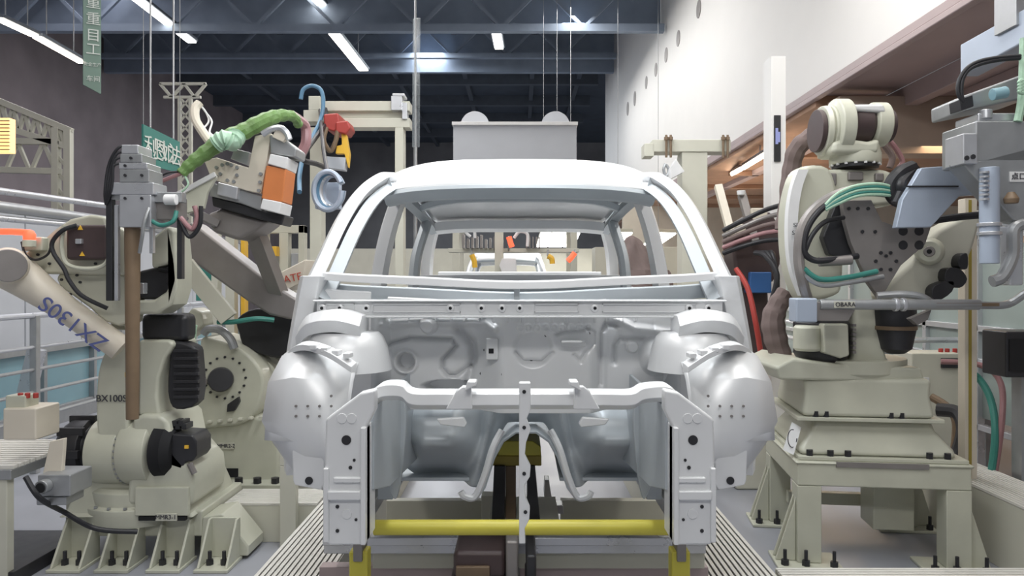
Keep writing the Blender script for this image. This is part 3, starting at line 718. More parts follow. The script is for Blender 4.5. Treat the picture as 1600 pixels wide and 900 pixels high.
o = tag(MB().pxbox(930, 386, 1075, 618, 11, .5).build('cream_cabinet', 'cream_steel'), 'broad cream cabinet wall beyond the cloth cover', 'cabinet')

# far cell equipment seen through the car
t = thing('assembly_station', 'far cream station with upright post seen through the rear window', 'station', W(780, 640, 9.0))
MB().pxbox(773, 350, 786, 656, 9.0, .2).build('post', 'cream_steel', t)
MB().pxbox(700, 388, 905, 394, 9.2, .3).pxbox(700, 346, 925, 352, 9.3, .3).build('beam', 'cream_steel', t)
MB().plate(((784, 404), (806, 404), (808, 430), (786, 430), (780, 415)), 8.9, .4).build('tool_head', 'label_white', t)
m = MB()
for k in range(9): x = 722+k*7; m.pxbox(x, 366+(k*7) % 9, x+4, 388, 9.1, .1)
for k in range(5): m.pxbox(822+k*5, 370, 824+k*5, 388, 9.1, .1)
m.build('tooling', 'taupe_plate', t)
MB().tube([W(735, 370, 8.9), W(728, 362, 8.9), (W(740, 358, 8.9)), W(742, 372, 8.9)], .02).tube([W(803, 372, 8.9), W(812, 362, 8.9), W(824, 366, 8.9), W(824, 385, 8.9)], .02).build('hose', 'label_white', t, bev=0)
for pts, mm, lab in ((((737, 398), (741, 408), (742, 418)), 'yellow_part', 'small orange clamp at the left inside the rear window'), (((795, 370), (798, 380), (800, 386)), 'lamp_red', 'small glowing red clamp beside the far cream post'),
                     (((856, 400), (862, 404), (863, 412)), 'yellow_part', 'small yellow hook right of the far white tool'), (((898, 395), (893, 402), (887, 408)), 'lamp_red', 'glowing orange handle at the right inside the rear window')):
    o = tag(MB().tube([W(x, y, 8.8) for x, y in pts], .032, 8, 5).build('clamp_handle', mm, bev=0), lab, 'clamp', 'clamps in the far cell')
    p = W(pts[0][0], 391, 9.2); MB().cyl(W(pts[0][0], pts[0][1], 8.8), p, .012, n=8).build('hanger', 'grey_metal', o, bev=0)
tag(MB().bb(-6.5, 3, 19, 19.4, 0, 2.55).build('machine_enclosure', 'cream_steel'), 'long low cream machine enclosure in the far middle of the hall', 'enclosure')
# grey enclosure with two domes behind the roof
t = thing('control_house', 'pale grey box house with two round domes behind the car roof', 'enclosure', W(805, 400, 11.5))
MB().pxbox(708, 193, 901, 340, 11.5, 1.2).build('house', 'panel_grey', t, bev=.01)
for x in (712, 897):
    for y in (11.55, 12.6): a = W(x, 340, 11.5); MB().bb(a.x-.05, a.x+.05, y-.05, y+.05, 0, a.z).build('leg', 'cream_steel', t)
MB().pxbox(706, 190, 903, 195, 11.44, 1.32).build('coping', 'label_white', t)
for x in (742, 868):
    p = W(x, 196, 11.9); MB().cyl(p, p+Vector((0, .3, 0)), .23, n=40).build('dome', 'panel_grey', t)

# ------------------------------------------------------------ gantries
t = thing('overhead_gantry', 'cream steel gantry carrying the red weld clamp, left of the car', 'gantry', W(560, 600, 6.6))
d = 6.6
MB().pxbox(508, 158, 640, 173, d, .16).pxbox(508, 184, 640, 199, d, .16).pxbox(512, 173, 636, 184, d+.05, .05).build('cross_beam', 'cream_steel', t)
for x0, x1 in ((484, 502), (617, 630)):
    a = W(x0, 199, d); b = W(x1, 199, d); MB().bb(a.x, b.x, d, d+.15, 0, a.z+.0).build('post', 'cream_steel', t)
MB().pxbox(482, 150, 500, 172, d, .16).pxbox(474, 172, 508, 190, d, .18).build('corner_block', 'cream_steel', t)
MB().pxbox(611, 150, 628, 172, d-.04, .16).pxbox(613, 146, 632, 150, d-.04, .16).pxbox(628, 160, 636, 186, d-.02, .1).build('end_fitting', 'light_metal', t)
t = thing('weld_clamp', 'red weld clamp with yellow bracket hanging on the gantry', 'clamp', W(525, 200, d-.3))
MB().plate(((505, 178), (528, 176), (532, 196), (522, 206), (506, 200)), d-.3, .3).build('motor', 'red_paint', t, bev=.015)
MB().plate(((524, 190), (543, 188), (548, 200), (540, 210), (524, 206)), d-.32, .2).build('gearbox', 'red_paint', t, bev=.015)
MB().plate(((533, 205), (540, 205), (546, 240), (544, 262), (538, 240), (524, 240), (526, 228), (534, 226)), d-.28, .06).build('bracket', 'yellow_part', t)
MB().plate(((506, 244), (540, 246), (538, 266), (510, 262)), d-.3, .1).build('clamp_plate', 'panel_grey', t)
cable('hose', ((510, 200, d-.3), (506, 220, d-.35), (516, 236, d-.3), (524, 222, d-.3), (528, 204, d-.3)), .02, 'tan_tube', t)
for nm, pts, r, mm, lab in (('pneumatic_hose', ((470, 155, d-.2), (474, 140, d-.2), (488, 134, d-.2), (502, 142, d-.2), (505, 165, d-.25), (500, 190, d-.3), (488, 215, d-.5), (474, 245, d-.8), (468, 275, d-1), (468, 300, d-1.2)), .018, 'blue_hose', 'thick blue hose looping over the gantry corner'),
                            ('power_cable', ((508, 170, d-.1), (510, 190, d-.2), (494, 214, d-.6), (478, 236, d-1), (474, 250, d-1.2), (494, 256, d-.9), (508, 262, d-.6)), .02, 'dark_rubber', 'dark power cable hanging below the gantry corner'),
                            ('pink_hose', ((455, 180, 5.0), (476, 196, 5.2), (478, 222, 5.2), (470, 240, 5.2)), .035, 'pink_hose', 'pinkish hose at the right end of the green wrap')):
    tag(cable(nm, pts, r, mm), lab, 'hose')
t = thing('hose_coil', 'pale blue hose coil hanging beside the left windscreen pillar', 'hose', W(512, 300, 5.0))
for k in range(4): MB().tube([W(512+(22-k*2)*math.cos(a)+k*3, 298+(30-2*k)*math.sin(a), 5.0+.05*k) for a in [2*math.pi*i/14 for i in range(14)]], .018, 8, 4).build('loop', ('blue_grey', 'blue_hose', 'light_metal', 'blue_grey')[k], t, bev=0)
MB().pxbox(492, 285, 530, 326, 5.25, .08).build('hook_plate', 'blue_grey', t)
MB().tube([W(512, 270, 5.1), W(505, 230, 5.7), W(500, 172, d)], .015, 8, 5).build('strap', 'dark_rubber', t, bev=0)
t = thing('equipment_frame', 'cream frame with openings behind the left windscreen pillar', 'frame', W(440, 500, 7.6))
for x0, x1, y0, y1 in ((405, 475, 352, 364), (436, 450, 364, 560), (405, 416, 364, 560), (466, 475, 352, 560)):
    MB().pxbox(x0, y0, x1, y1+(140 if y1 == 560 else 0), 7.6, .12).build('frame_bar', 'cream_steel', t)
MB().pxbox(402, 385, 432, 400, 7.5, .1).build('valve', 'yellow_part', t)
MB().pxbox(416, 396, 470, 440, 7.7, .05).build('back_panel', 'panel_grey', t)
t = thing('equipment_frame', 'cream frame with yellow edge between robot arm and column', 'frame', W(360, 500, 7.0))
for x0, x1 in ((376, 382), (330, 340), (352, 366)): MB().pxbox(x0, 365, x1, 719, 7.0, .1).build('frame_bar', 'cream_steel' if x0 != 376 else 'yellow_part', t)
MB().pxbox(306, 396, 330, 470, 7.1, .1).build('side_cabinet', 'teal_hose', t)
tag(MB().bb(-.13, -.10, 0, .004, 0, 1).bb(-.13, -.1, 0, .004, 0, 1).build('tmp', 'clear_sheet') if False else MB().prism([W(645, 30, 7.4), W(654, 28, 8.2), W(653, 230, 8.2), W(644, 230, 7.4)], (.02, 0, 0)).build('clear_screen', 'clear_sheet', bev=0), 'narrow clear screen edge standing upright above the gantry end', 'screen')
a = W(649, 230, 7.8); bpy.data.objects['clear_screen']
tag(MB().cyl((a.x, a.y, a.z), (a.x, a.y, 10.2), .012, n=8).cyl((a.x, a.y, 0), (a.x, a.y, a.z), .02, n=8).build('screen_post', 'grey_metal', bev=0), 'thin post running up beside the narrow clear screen', 'post')

t = thing('overhead_gantry', 'cream T-shaped gantry with threaded rods right of the car roof', 'gantry', W(1080, 560, 6.0))
d = 6.0
MB().pxbox(1020, 218, 1142, 237, d, .18).build('cross_beam', 'cream_steel', t)
MB().pxbox(1007, 224, 1022, 244, d, .16).build('end_block', 'cream_steel', t)
a = W(1066, 237, d); b = W(1106, 237, d); MB().bb(a.x, b.x, d+.01, d+.2, 0, a.z).build('post', 'cream_steel', t)
for x in (1041, 1048, 1130, 1137): MB().cyl(W(x, 211, d-.03), W(x, 246, d-.03), .010, n=8).cyl(W(x, 214, d-.03), W(x, 219, d-.03), .018, n=6).build('threaded_rod', 'tan_tube', t, bev=0)
MB().plate(((1048, 262), (1056, 248), (1070, 268), (1048, 280)), d-.2, .1).build('gusset', 'label_white', t)
MB().tube([W(x, y, d-.1) for x, y in ((1040, 256), (1037, 265), (1041, 275), (1045, 266), (1041, 257))], .012, 8, 4).build('hook', 'grey_metal', t, bev=0)
tag(MB().pxbox(1066, 262, 1073, 400, 7.4, .1).bb(W(1066, 0, 7.4).x, W(1073, 0, 7.4).x, 7.4, 7.5, 0, 2).build('red_column', 'red_paint'), 'narrow red column behind the T-shaped gantry post', 'column')
t = thing('display_column', 'white column with a dark coloured display strip at right', 'column', W(1216, 560, 6.2))
a = W(1205, 166, 6.2); b = W(1228, 166, 6.2); MB().bb(a.x, b.x, 6.2, 6.4, 0, 3.6).build('column', 'white_panel', t)
MB().pxbox(1210, 180, 1220, 252, 6.185, .02).build('display', 'dark_motor', t, bev=0)
MB().pxbox(1212, 200, 1216, 225, 6.18, .01).pxbox(1216, 206, 1219, 222, 6.18, .01).build('lit_bars', 'screen_glow', t, bev=0)

# ------------------------------------------------------------ front left robot
MRT = Matrix.Rotation(math.radians(-6), 3, 'Z')
def drum(a, b, prof, m, name, t, bev=.004, n=36):   # lathe between two points; prof = (fraction, radius)
    a, b = Vector(a), Vector(b); L = (b-a).length
    return MB().lathe(a, b-a, [(f*L, r) for f, r in prof], n).build(name, m, t, bev=bev)
def boltring(c, axis, R_, n, r, m, t, ln=.012, name='bolt_ring'):
    c = Vector(c); x, y, z = frame(Vector(axis)); q = MB()
    for k in range(n): a = 2*math.pi*k/n; p = c+x*math.cos(a)*R_+y*math.sin(a)*R_; q.cyl(p, p+z*ln, r, n=6)
    return q.build(name, m, t, bev=0)
t = thing('welding_robot', 'cream robot in front at left with blue-lettered slanted link', 'robot', (-2.2, 4.5, 0))
base = MB(); y0 = 4.30
base.bb(-2.78, -1.94, 4.5, 5.15, .14, .30)
base.strip([[(-2.78+a, 4.42+a, z), (-1.96-a, 4.42+a, z), (-1.96-a, 5.15-a, z), (-2.78+a, 5.15-a, z)] for a, z in ((.0, .28), (.03, .30), (.09, .50), (.10, .56))], True)
base = base.build('base', 'robot_cream', t, bev=.012)
MB().bb(-2.3, -1.98, 4.395, 4.43, .30, .47).build('cover_plate', 'robot_cream', base, bev=.006)
MB().bb(-2.28, -2.0, 4.40, 4.43, .27, .296).build('vent_slot', 'black_hole', base, bev=0)
for x in (-2.66, -2.38, -2.08, -1.80):
    m = MB(); m.bb(x-.10, x+.10, 4.28, 4.52, 0, .02); m.prism([(x-.09, 4.50, .02), (x-.09, 4.50, .26), (x-.09, 4.46, .26), (x-.09, 4.30, .02)], (.015, 0, 0)); m.prism([(x+.075, 4.50, .02), (x+.075, 4.50, .26), (x+.075, 4.46, .26), (x+.075, 4.30, .02)], (.015, 0, 0)); m.bb(x-.09, x+.09, 4.49, 4.51, .02, .26)
    f = m.build('foot', 'robot_cream', t)
    MB().cyl((x-.04, 4.37, .02), (x-.04, 4.37, .10), .012, n=8).cyl((x-.04, 4.37, .02), (x-.04, 4.37, .05), .022, n=6).build('anchor_bolt', 'dark_motor', f, bev=0)
    MB().cyl((x+.045, 4.37, .02), (x+.045, 4.37, .10), .012, n=8).cyl((x+.045, 4.37, .02), (x+.045, 4.37, .05), .022, n=6).build('anchor_bolt', 'dark_motor', f, bev=0)
MB().pxbox(243, 803, 276, 814, 4.385, .01).build('name_strip', 'cream_steel', t, bev=0)
text('lettering', 'MMR3-1', W(259, 808.5, 4.383), .036, 'print_dark', t)
MB().prism([(-1.96, 4.5, .02), (-1.94, 4.5, .26), (-1.82, 4.5, .28), (-1.66, 4.5, .08), (-1.66, 4.5, .02)], (0, .27, 0)).build('side_wedge', 'robot_cream', t, bev=.01)
drum(W(228, 800, 4.75), W(228, 745, 4.75), ((0, .34), (.35, .36), (.5, .36), (.55, .33), (.9, .33), (1, .30)), 'robot_cream', 'turret', t, .006)
boltring(W(228, 771, 4.75), (0, 0, 1), .345, 22, .012, 'grey_metal', t)
# fork and shoulder drum, axis across
m = MB().plate(((196, 790), (200, 735), (205, 655), (222, 647), (250, 648), (262, 660), (270, 700), (300, 735), (303, 760), (300, 792)), 4.42, .5)
m.build('shoulder_fork', 'robot_cream', t, bev=.03)
drum(W(155, 703, 4.58), W(212, 703, 4.58), ((0, .17), (.04, .195), (.35, .205), (.82, .205), (.9, .19), (1, .19)), 'robot_cream', 'shoulder_drum', t)
drum(W(205, 702, 4.56), W(252, 702, 4.56), ((0, .20), (.1, .208), (.9, .208), (1, .175)), 'robot_cream', 'shoulder_drum', t)
boltring(W(203.5, 703, 4.58), (1, 0, 0), .199, 34, .008, 'grey_metal', t, .02)
drum(W(104, 700, 4.62), W(157, 700, 4.62), ((0, .10), (.05, .15), (.3, .185), (.75, .185), (.8, .15), (1, .15)), 'dark_motor', 'shoulder_motor', t, .004, 14)
for k in range(8):
    a = k*math.pi/4; c = W(130, 700, 4.62)+Vector((0, math.cos(a)*.18, math.sin(a)*.18)); MB().bar(c-Vector((.08, 0, 0)), c+Vector((.08, 0, 0)), .03, .05).build('cooling_fin', 'dark_motor', t)
drum(W(250, 702, 4.5), W(278, 702, 4.5), ((0, .165), (.6, .16), (1, .12)), 'black_hole', 'motor_recess', t)
MB().plate(((268, 678), (300, 680), (307, 690), (307, 712), (300, 722), (290, 722), (284, 735), (262, 728)), 4.42, .22).build('shoulder_motor', 'dark_motor', t, bev=.012)
for k in range(6): p = W(262+k*5, 662+(k % 2)*5, 4.47); MB().bar(p, p+Vector((0, .1, .0)), .03, .035).build('cooling_fin', 'dark_motor', t)
MB().pxbox(250, 693, 264, 710, 4.40, .04).build('connector', 'light_metal', t)
MB().pxbox(288, 696, 294, 701, 4.41, .012).build('warning_label', 'yellow_part', t, bev=0)
MB().tube([W(*p) for p in ((296, 724, 4.42), (300, 732, 4.42), (304, 740, 4.42))], .018, 10, 4).build('elbow_fitting', 'taupe_plate', t, bev=0)
# lower arm
m = MB().plate(((150, 665), (150, 600), (158, 560), (172, 538), (184, 531), (199, 533), (199, 655), (196, 690), (160, 690)), 4.42, .13, 3)
m.build('lower_arm', 'robot_cream', t, bev=.02)
text('lettering', 'BX100S', W(174, 623, 4.412), .058, 'print_dark', t)
MB().plate(((215, 650), (216, 531), (264, 531), (272, 538), (258, 560), (248, 590), (246, 620), (250, 650)), 4.46, .34).build('arm_shell', 'robot_cream', t, bev=.03)
MB().plate(((196, 655), (196, 545), (212, 545), (212, 655)), 4.44, .12).build('arm_core', 'taupe_plate', t, bev=.01)
MB().pxbox(194, 581, 205, 590, 4.42, .03).build('orange_cap', 'yellow_part', t)
MB().plate(((262, 532), (300, 540), (308, 560), (308, 628), (274, 640), (262, 622), (261, 590), (264, 556)), 4.5, .12, 3).build('elbow_motor', 'dark_motor', t, bev=.02)
for k in range(7): MB().pxbox(270, 546+k*12, 309, 551+k*12, 4.48, .04).build('cooling_fin', 'dark_motor', t)
MB().pxbox(218, 490, 292, 534, 4.5, .16).build('upper_motor', 'dark_motor', t, bev=.04)
# slanted lettered link
a, b = W(13, 418, 4.15), W(190, 545, 4.3)
ln = MB().tube([a, a.lerp(b, .2), a.lerp(b, .5), b], .1, 16, 6, lambda f: .125-.05*min(1, f*1.5)).build('slanted_link', 'warm_cream', t, bev=0)
dirv = (b-a).normalized()
m = MB()
drum(W(13, 415, 4.0), W(13, 415, 4.3), ((0, .085), (.12, .10), (1, .105)), 'warm_cream', 'link_joint', t)
drum(W(13, 415, 3.985), W(13, 415, 4.02), ((0, .088), (1, .09)), 'taupe_plate', 'joint_cap', t)
X = -dirv; nrm = Vector((0, -1, 0)); nrm = (nrm-X*X.dot(nrm)).normalized(); Y = nrm.cross(X); Rm = Matrix((X, Y, nrm)).transposed()
c = a.lerp(b, .64)+nrm*.103; text('lettering', 'ZX130S', c, .125, 'print_blue', t, Rm, .003)
# elbow casting
m = MB().plate(((14, 412), (30, 400), (62, 378), (84, 358), (108, 342), (140, 335), (163, 338), (168, 352), (190, 356), (196, 380), (196, 430), (150, 430), (60, 428), (32, 424)), 4.25, .14)
m.build('elbow_casting', 'robot_cream', t, bev=.02)
m = MB().plate(((90, 428), (128, 424), (196, 430), (200, 505), (165, 503), (140, 482), (112, 462), (92, 446)), 4.28, .18, 2)
m.build('forearm_casting', 'robot_cream', t, bev=.03)
m = MB()
for x, y in ((97, 437), (94, 447), (98, 458), (104, 462), (111, 460), (121, 430), (126, 441), (60, 398), (78, 412), (90, 404), (150, 412)): p = W(x, y, 4.25); m.cyl(p, p-Vector((0, .01, 0)), .008, n=8)
m.build('bolt_ring', 'dark_motor', t, bev=0)
MB().pxbox(102, 351, 168, 406, 4.16, .12).build('wrist_motor', 'brown_motor', t, bev=.02)
MB().tube([W(x, y, 4.15) for x, y in ((100, 352), (96, 384), (104, 412), (135, 420), (165, 412), (172, 380), (168, 352))], .012, 8, 6).build('motor_rim', 'robot_cream', t, bev=0)
MB().pxbox(117, 373, 127, 381, 4.14, .03).build('connector', 'light_metal', t)
for x, y in ((125, 355), (128, 396)):
    MB().plate(((x-4, y+4), (x, y-3), (x+4, y+4)), 4.155, .006).build('warning_label', 'yellow_part', t, bev=0)
MB().pxbox(36, 370, 66, 392, 4.2, .08).build('beacon_mount', 'robot_cream', t, bev=.01)
cable('motor_cable', ((120, 352, 4.14), (98, 360, 4.12), (82, 378, 4.12), (84, 396, 4.12), (100, 420, 4.12), (108, 438, 4.12), (128, 462, 4.14), (168, 482, 4.2)), .012, 'dark_rubber', t)
cable('motor_cable', ((34, 378, 4.18), (40, 398, 4.16), (56, 406, 4.16), (74, 398, 4.15), (80, 384, 4.14)), .007, 'dark_rubber', t)
# open cream ring with dark motor at the elbow
m = MB(); out = [(235, 372), (262, 352), (272, 360), (276, 400), (276, 450), (268, 476), (246, 491), (200, 491), (200, 470), (240, 468), (258, 456), (268, 436), (266, 412), (236, 420)]
m.plate(out, 4.32, .22); m.build('motor_guard', 'robot_cream', t, bev=.02)
MB().plate(((214, 424), (262, 412), (270, 425), (268, 448), (250, 468), (216, 468)), 4.36, .24).build('elbow_motor', 'dark_motor', t, bev=.02)
MB().tube([W(x, y, 4.34) for x, y in ((248, 420), (268, 424), (272, 436), (262, 444))], .012, 8, 5).build('motor_handle', 'black_hole', t, bev=0)
MB().pxbox(198, 442, 224, 459, 4.22, .05).build('connector', 'light_metal', t)
MB().pxbox(172, 494, 196, 516, 4.4, .12).build('valve_block', 'robot_cream', t, bev=.01)
t0 = t
# spot weld actuator column standing in front of it
t = thing('weld_gun', 'tall grey weld gun with brown shaft at the front left robot', 'weld gun', W(207, 660, 4.1))
for x0, y0, x1, y1, mm in ((189, 226, 216, 240, 'light_metal'), (187, 240, 222, 254, 'grey_metal'), (185, 254, 230, 264, 'light_metal'), (186, 264, 233, 285, 'grey_metal'), (172, 285, 240, 304, 'light_metal'), (186, 304, 236, 355, 'light_metal')):
    MB().pxbox(x0, y0, x1, y1, 4.08, .16).build('actuator_block', mm, t, bev=.006)
m = MB()
for x, y in ((196, 274), (222, 274), (196, 310), (222, 310), (205, 247), (196, 259)): p = W(x, y, 4.08); m.cyl(p, p-Vector((0, .008, 0)), .008, n=8)
m.build('bolts', 'dark_motor', t, bev=0)
MB().cyl(W(207, 355, 4.15), W(207, 655, 4.15), .042, .034).build('shaft', 'tan_tube', t)
for x0, x1, y0, y1 in ((165, 175, 300, 470), (276, 284, 340, 436)): MB().pxbox(x0, y0, x1, y1, 4.1, .04).build('guide_rod', 'dark_motor', t)
MB().pxbox(178, 320, 184, 470, 4.1, .03).pxbox(233, 330, 239, 396, 4.12, .03).build('guide_bar', 'light_metal', t)
MB().pxbox(164, 298, 190, 312, 4.1, .05).pxbox(234, 300, 284, 316, 4.12, .06).build('yoke', 'grey_metal', t)
MB().pxbox(238, 306, 276, 344, 4.14, .14).build('gearbox', 'taupe_plate', t, bev=.01)
MB().cyl(W(258, 312, 4.1), W(276, 312, 4.1), .03).build('cap', 'label_white', t)
for k in range(4): cable('cable', ((200-k*2, 228+k*9, 4.1), (184-k*2, 232+k*9, 4.08), (170+k*2, 258+k*8, 4.08), (164+k*3, 300, 4.08), (166, 320, 4.1)), .008, 'dark_rubber', t)
cable('cable', ((237, 345, 4.1), (252, 352, 4.08), (270, 346, 4.08), (276, 330, 4.1)), .012, 'teal_hose', t)
cable('cable', ((236, 318, 4.1), (226, 345, 4.06), (222, 370, 4.06), (218, 395, 4.1)), .010, 'grey_metal', t)
cable('cable', ((282, 340, 4.1), (300, 358, 4.1), (308, 340, 4.1), (304, 322, 4.1)), .014, 'pink_hose', t)
cable('cable', ((282, 346, 4.1), (296, 370, 4.1), (312, 352, 4.1), (314, 322, 4.1)), .012, 'dark_rubber', t)

# ------------------------------------------------------------ gripper with orange block, green wrapped hose
t = thing('robot_gripper', 'cream plate gripper with orange block and grey actuators, upper left', 'gripper', W(380, 330, 4.7))
d = 4.6
MB().plate(((318, 250), (338, 246), (388, 262), (398, 212), (424, 208), (408, 303), (385, 298), (330, 280)), d, .05).build('bracket_plate', 'warm_cream', t, bev=.006)
dk = MB()
for x, y in ((348, 258), (345, 272), (371, 274), (356, 256), (362, 258), (339, 262), (339, 276), (356, 282), (366, 284), (371, 262), (408, 272), (407, 285), (405, 298)): p = W(x, y, d); dk.cyl(p, p-Vector((0, .012, 0)), .011, n=10)
dk.build('bolts', 'grey_metal', t, bev=0)
MB().plate(((416, 258), (447, 264), (441, 316), (408, 310)), d-.05, .2).build('orange_block', 'orange_block', t, bev=.008)
MB().plate(((422, 240), (450, 246), (446, 264), (418, 256)), d-.06, .22).build('end_block', 'label_white', t, bev=.006)
MB().plate(((410, 310), (440, 316), (436, 334), (406, 326)), d-.06, .22).build('end_block', 'label_white', t, bev=.006)
MB().plate(((420, 210), (440, 214), (464, 232), (462, 246), (422, 240)), d-.02, .2).build('actuator_head', 'grey_metal', t, bev=.012)
MB().plate(((330, 285), (376, 296), (410, 306), (408, 330), (376, 318), (326, 306)), d+.02, .25).build('actuator_body', 'grey_metal', t, bev=.01)
MB().plate(((340, 284), (372, 292), (370, 312), (338, 304)), d-.02, .1).build('actuator_cover', 'light_metal', t, bev=.008)
MB().plate(((330, 306), (410, 328), (445, 336), (440, 352), (395, 340), (332, 322)), d+.05, .2).build('lower_rail', 'dark_motor', t, bev=.01)
MB().plate(((320, 335), (345, 325), (420, 345), (400, 360), (372, 376), (330, 362)), d+.1, .3).build('wrist_casting', 'taupe_plate', t, bev=.03)
MB().plate(((360, 248), (386, 258), (390, 238), (366, 232)), d+.03, .1).build('inner_bracket', 'grey_metal', t)
MB().tube([W(x, y, d-.05) for x, y in ((410, 210), (424, 202), (438, 200), (448, 208), (452, 218))], .02, 8, 5).build('elbow_hose', 'light_metal', t, bev=0)
MB().plate(((425, 214), (442, 222), (448, 214), (440, 203), (430, 203)), d-.05, .06).build('cam_plate', 'warm_cream', t)
MB().bar(W(395, 352, 4.9), W(440, 470, 5.3), .10, .1).build('support_arm', 'taupe_plate', t)
t = thing('part_tray', 'thin cream sheet plate tilted beside the weld gun', 'sheet plate', W(300, 330, 4.5))
MB().plate(((272, 308), (336, 272), (338, 277), (324, 300), (318, 326), (280, 336), (275, 330)), 4.5, .03).build('sheet', 'robot_cream', t)
MB().bar(W(272, 307, 4.49), W(337, 272, 4.49), .02, .03).build('rim', 'label_white', t)
MB().bar(W(300, 330, 4.6), W(340, 350, 4.7), .05, .05).build('holder', 'taupe_plate', t)
t = thing('wrapped_hose', 'bright green wrapped hose bundle arching over the gripper', 'hose', W(360, 220, 4.55))
P = [(283, 272, 4.4), (300, 255, 4.42), (325, 236, 4.45), (350, 218, 4.5), (380, 206, 4.55), (410, 190, 4.6), (435, 181, 4.7), (458, 182, 4.8), (466, 194, 4.9)]
cable('wrap', P, .04, 'green_wrap', t, lambda f: .030+.022*math.sin(math.pi*min(1, f*1.1))+.003*math.sin(f*90))
cable('mint_cuff', ((337, 226, 4.42), (350, 218, 4.42), (362, 222, 4.45), (370, 212, 4.5)), .05, 'mint_wrap', t, lambda f: .055+.006*math.sin(f*60))
cable('loose_wire', ((286, 270, 4.4), (270, 276, 4.4), (250, 284, 4.4), (240, 287, 4.4)), .012, 'pink_hose', t)
cable('loose_wire', ((284, 268, 4.4), (262, 270, 4.38), (245, 280, 4.38)), .006, 'dark_rubber', t)
cable('loose_wire', ((288, 274, 4.4), (294, 288, 4.38), (284, 300, 4.38)), .006, 'mint_wrap', t)
t = thing('white_conduit', 'pale curved conduit rising behind the green wrapped hose', 'conduit', W(325, 215, 4.7))
cable('conduit', ((330, 225, 4.6), (318, 208, 4.62), (306, 188, 4.65), (305, 170, 4.68), (312, 161, 4.7)), .028, 'warm_cream', t)
for k in range(2): cable('wire', ((312, 163, 4.7), (322, 176, 4.7), (326+k*5, 190, 4.7), (318+k*10, 205+k*3, 4.65), (345, 215, 4.6)), .006, 'label_white', t)

# diagonal arm of a second robot in the back
t = thing('welding_robot', 'second cream robot behind, with a round motor cap facing the lens', 'robot', W(350, 770, 5.6))
d = 5.4
MB().plate(((300, 770), (296, 662), (330, 640), (428, 655), (438, 690), (436, 760), (420, 772)), d, .7).build('pedestal', 'robot_cream', t, bev=.03)
MB().pxbox(325, 732, 372, 746, d-.005, .03).build('base_slot', 'black_hole', t, bev=0)
MB().pxbox(290, 758, 450, 775, d-.15, 1.0).build('foot_plate', 'robot_cream', t)
MB().bb(W(290, 0, d).x, W(450, 0, d).x, d-.1, d+.8, 0, W(0, 775, d).z).build('riser', 'cream_steel', t)
for x in (300, 350, 373, 402, 430): p = W(x, 757, d-.1); MB().cyl(p, p+Vector((0, 0, .05)), .03, n=6).build('anchor_bolt', 'dark_motor', t, bev=0)
MB().pxbox(340, 692, 366, 702, d-.01, .01).build('name_strip', 'cream_steel', t, bev=0)
text('lettering', 'MMR2-2', W(353, 697, d-.012), .038, 'print_dark', t)
MB().plate(((282, 668), (284, 600), (308, 590), (312, 532), (330, 528), (376, 545), (404, 572), (412, 600), (402, 640), (380, 662), (340, 668)), d-.05, .5, 3).build('shoulder_casting', 'robot_cream', t, bev=.03)
drum(W(345, 593, d-.13), W(345, 593, d-.02), ((0, .084), (.5, .09), (1, .09)), 'dark_motor', 'motor_cap', t)
drum(W(317, 597, d-.07), W(317, 597, d-.02), ((0, .032), (1, .036)), 'taupe_plate', 'small_cap', t)
boltring(W(352, 590, d-.05), (0, -1, 0), .15, 16, .009, 'dark_motor', t)
drum(W(392, 600, d+.1), W(396, 600, d+.36), ((0, .20), (.3, .22), (1, .24)), 'robot_cream', 'shoulder_disc', t)
drum(W(396, 600, d+.2), W(402, 600, d+.45), ((0, .25), (.4, .27), (1, .27)), 'cream_steel', 'shoulder_disc', t)
MB().plate(((355, 632), (372, 620), (374, 628), (366, 642), (354, 644)), d-.08, .04).build('cable_slot', 'dark_motor', t)
m = MB()
for k in range(8): p = W(296+k*16, 662-1.5*k, d-.06); m.box(p, (.03, .04, .02))
m.build('rim_bolts', 'cream_steel', t)
MB().plate(((262, 382), (288, 352), (300, 346), (420, 440), (468, 470), (455, 500), (420, 492), (385, 470)), d-.2, .22).build('upper_arm', 'taupe_plate', t, bev=.02)
MB().bar(W(288, 412, d-.3), W(358, 498, d-.25), .07, .12).build('arm_rib', 'cream_steel', t)
MB().plate(((300, 480), (314, 488), (318, 510), (290, 530), (284, 500)), d-.1, .2).build('arm_joint', 'robot_cream', t, bev=.02)
MB().plate(((370, 498), (400, 482), (450, 490), (470, 530), (440, 560), (385, 545), (372, 520)), d+.1, .4, 3).build('dark_motor', 'dark_motor', t, bev=.02)
cable('arc_hose', ((318, 522, d-.1), (326, 514, d-.1), (345, 516, d-.1), (360, 530, d-.1), (366, 545, d-.1)), .03, 'grey_metal', t)
cable('hose', ((340, 503, d-.25), (365, 503, d-.25), (400, 498, d-.25), (428, 500, d-.2)), .018, 'teal_hose', t)
for k in range(2): cable('green_tube', ((302+k*4, 508, 5.0), (298+k*6, 520, 5.0), (299+k*5, 545, 5.0)), .012, 'mint_wrap', t)
t = thing('lettered_box', 'pale lettered housing beside the left windscreen pillar', 'housing', W(455, 455, 5.9))
MB().plate(((424, 432), (478, 405), (474, 440), (446, 455), (430, 447)), 5.9, .3).build('case', 'warm_cream', t, bev=.01)
text('lettering', 'MATE', W(451, 436, 5.89), .085, 'print_red', t, RX @ Matrix.Rotation(.22, 3, 'Z'))
MB().bar(W(450, 455, 6.0), W(452, 720, 6.0), .1, .1).build('stand', 'cream_steel', t)
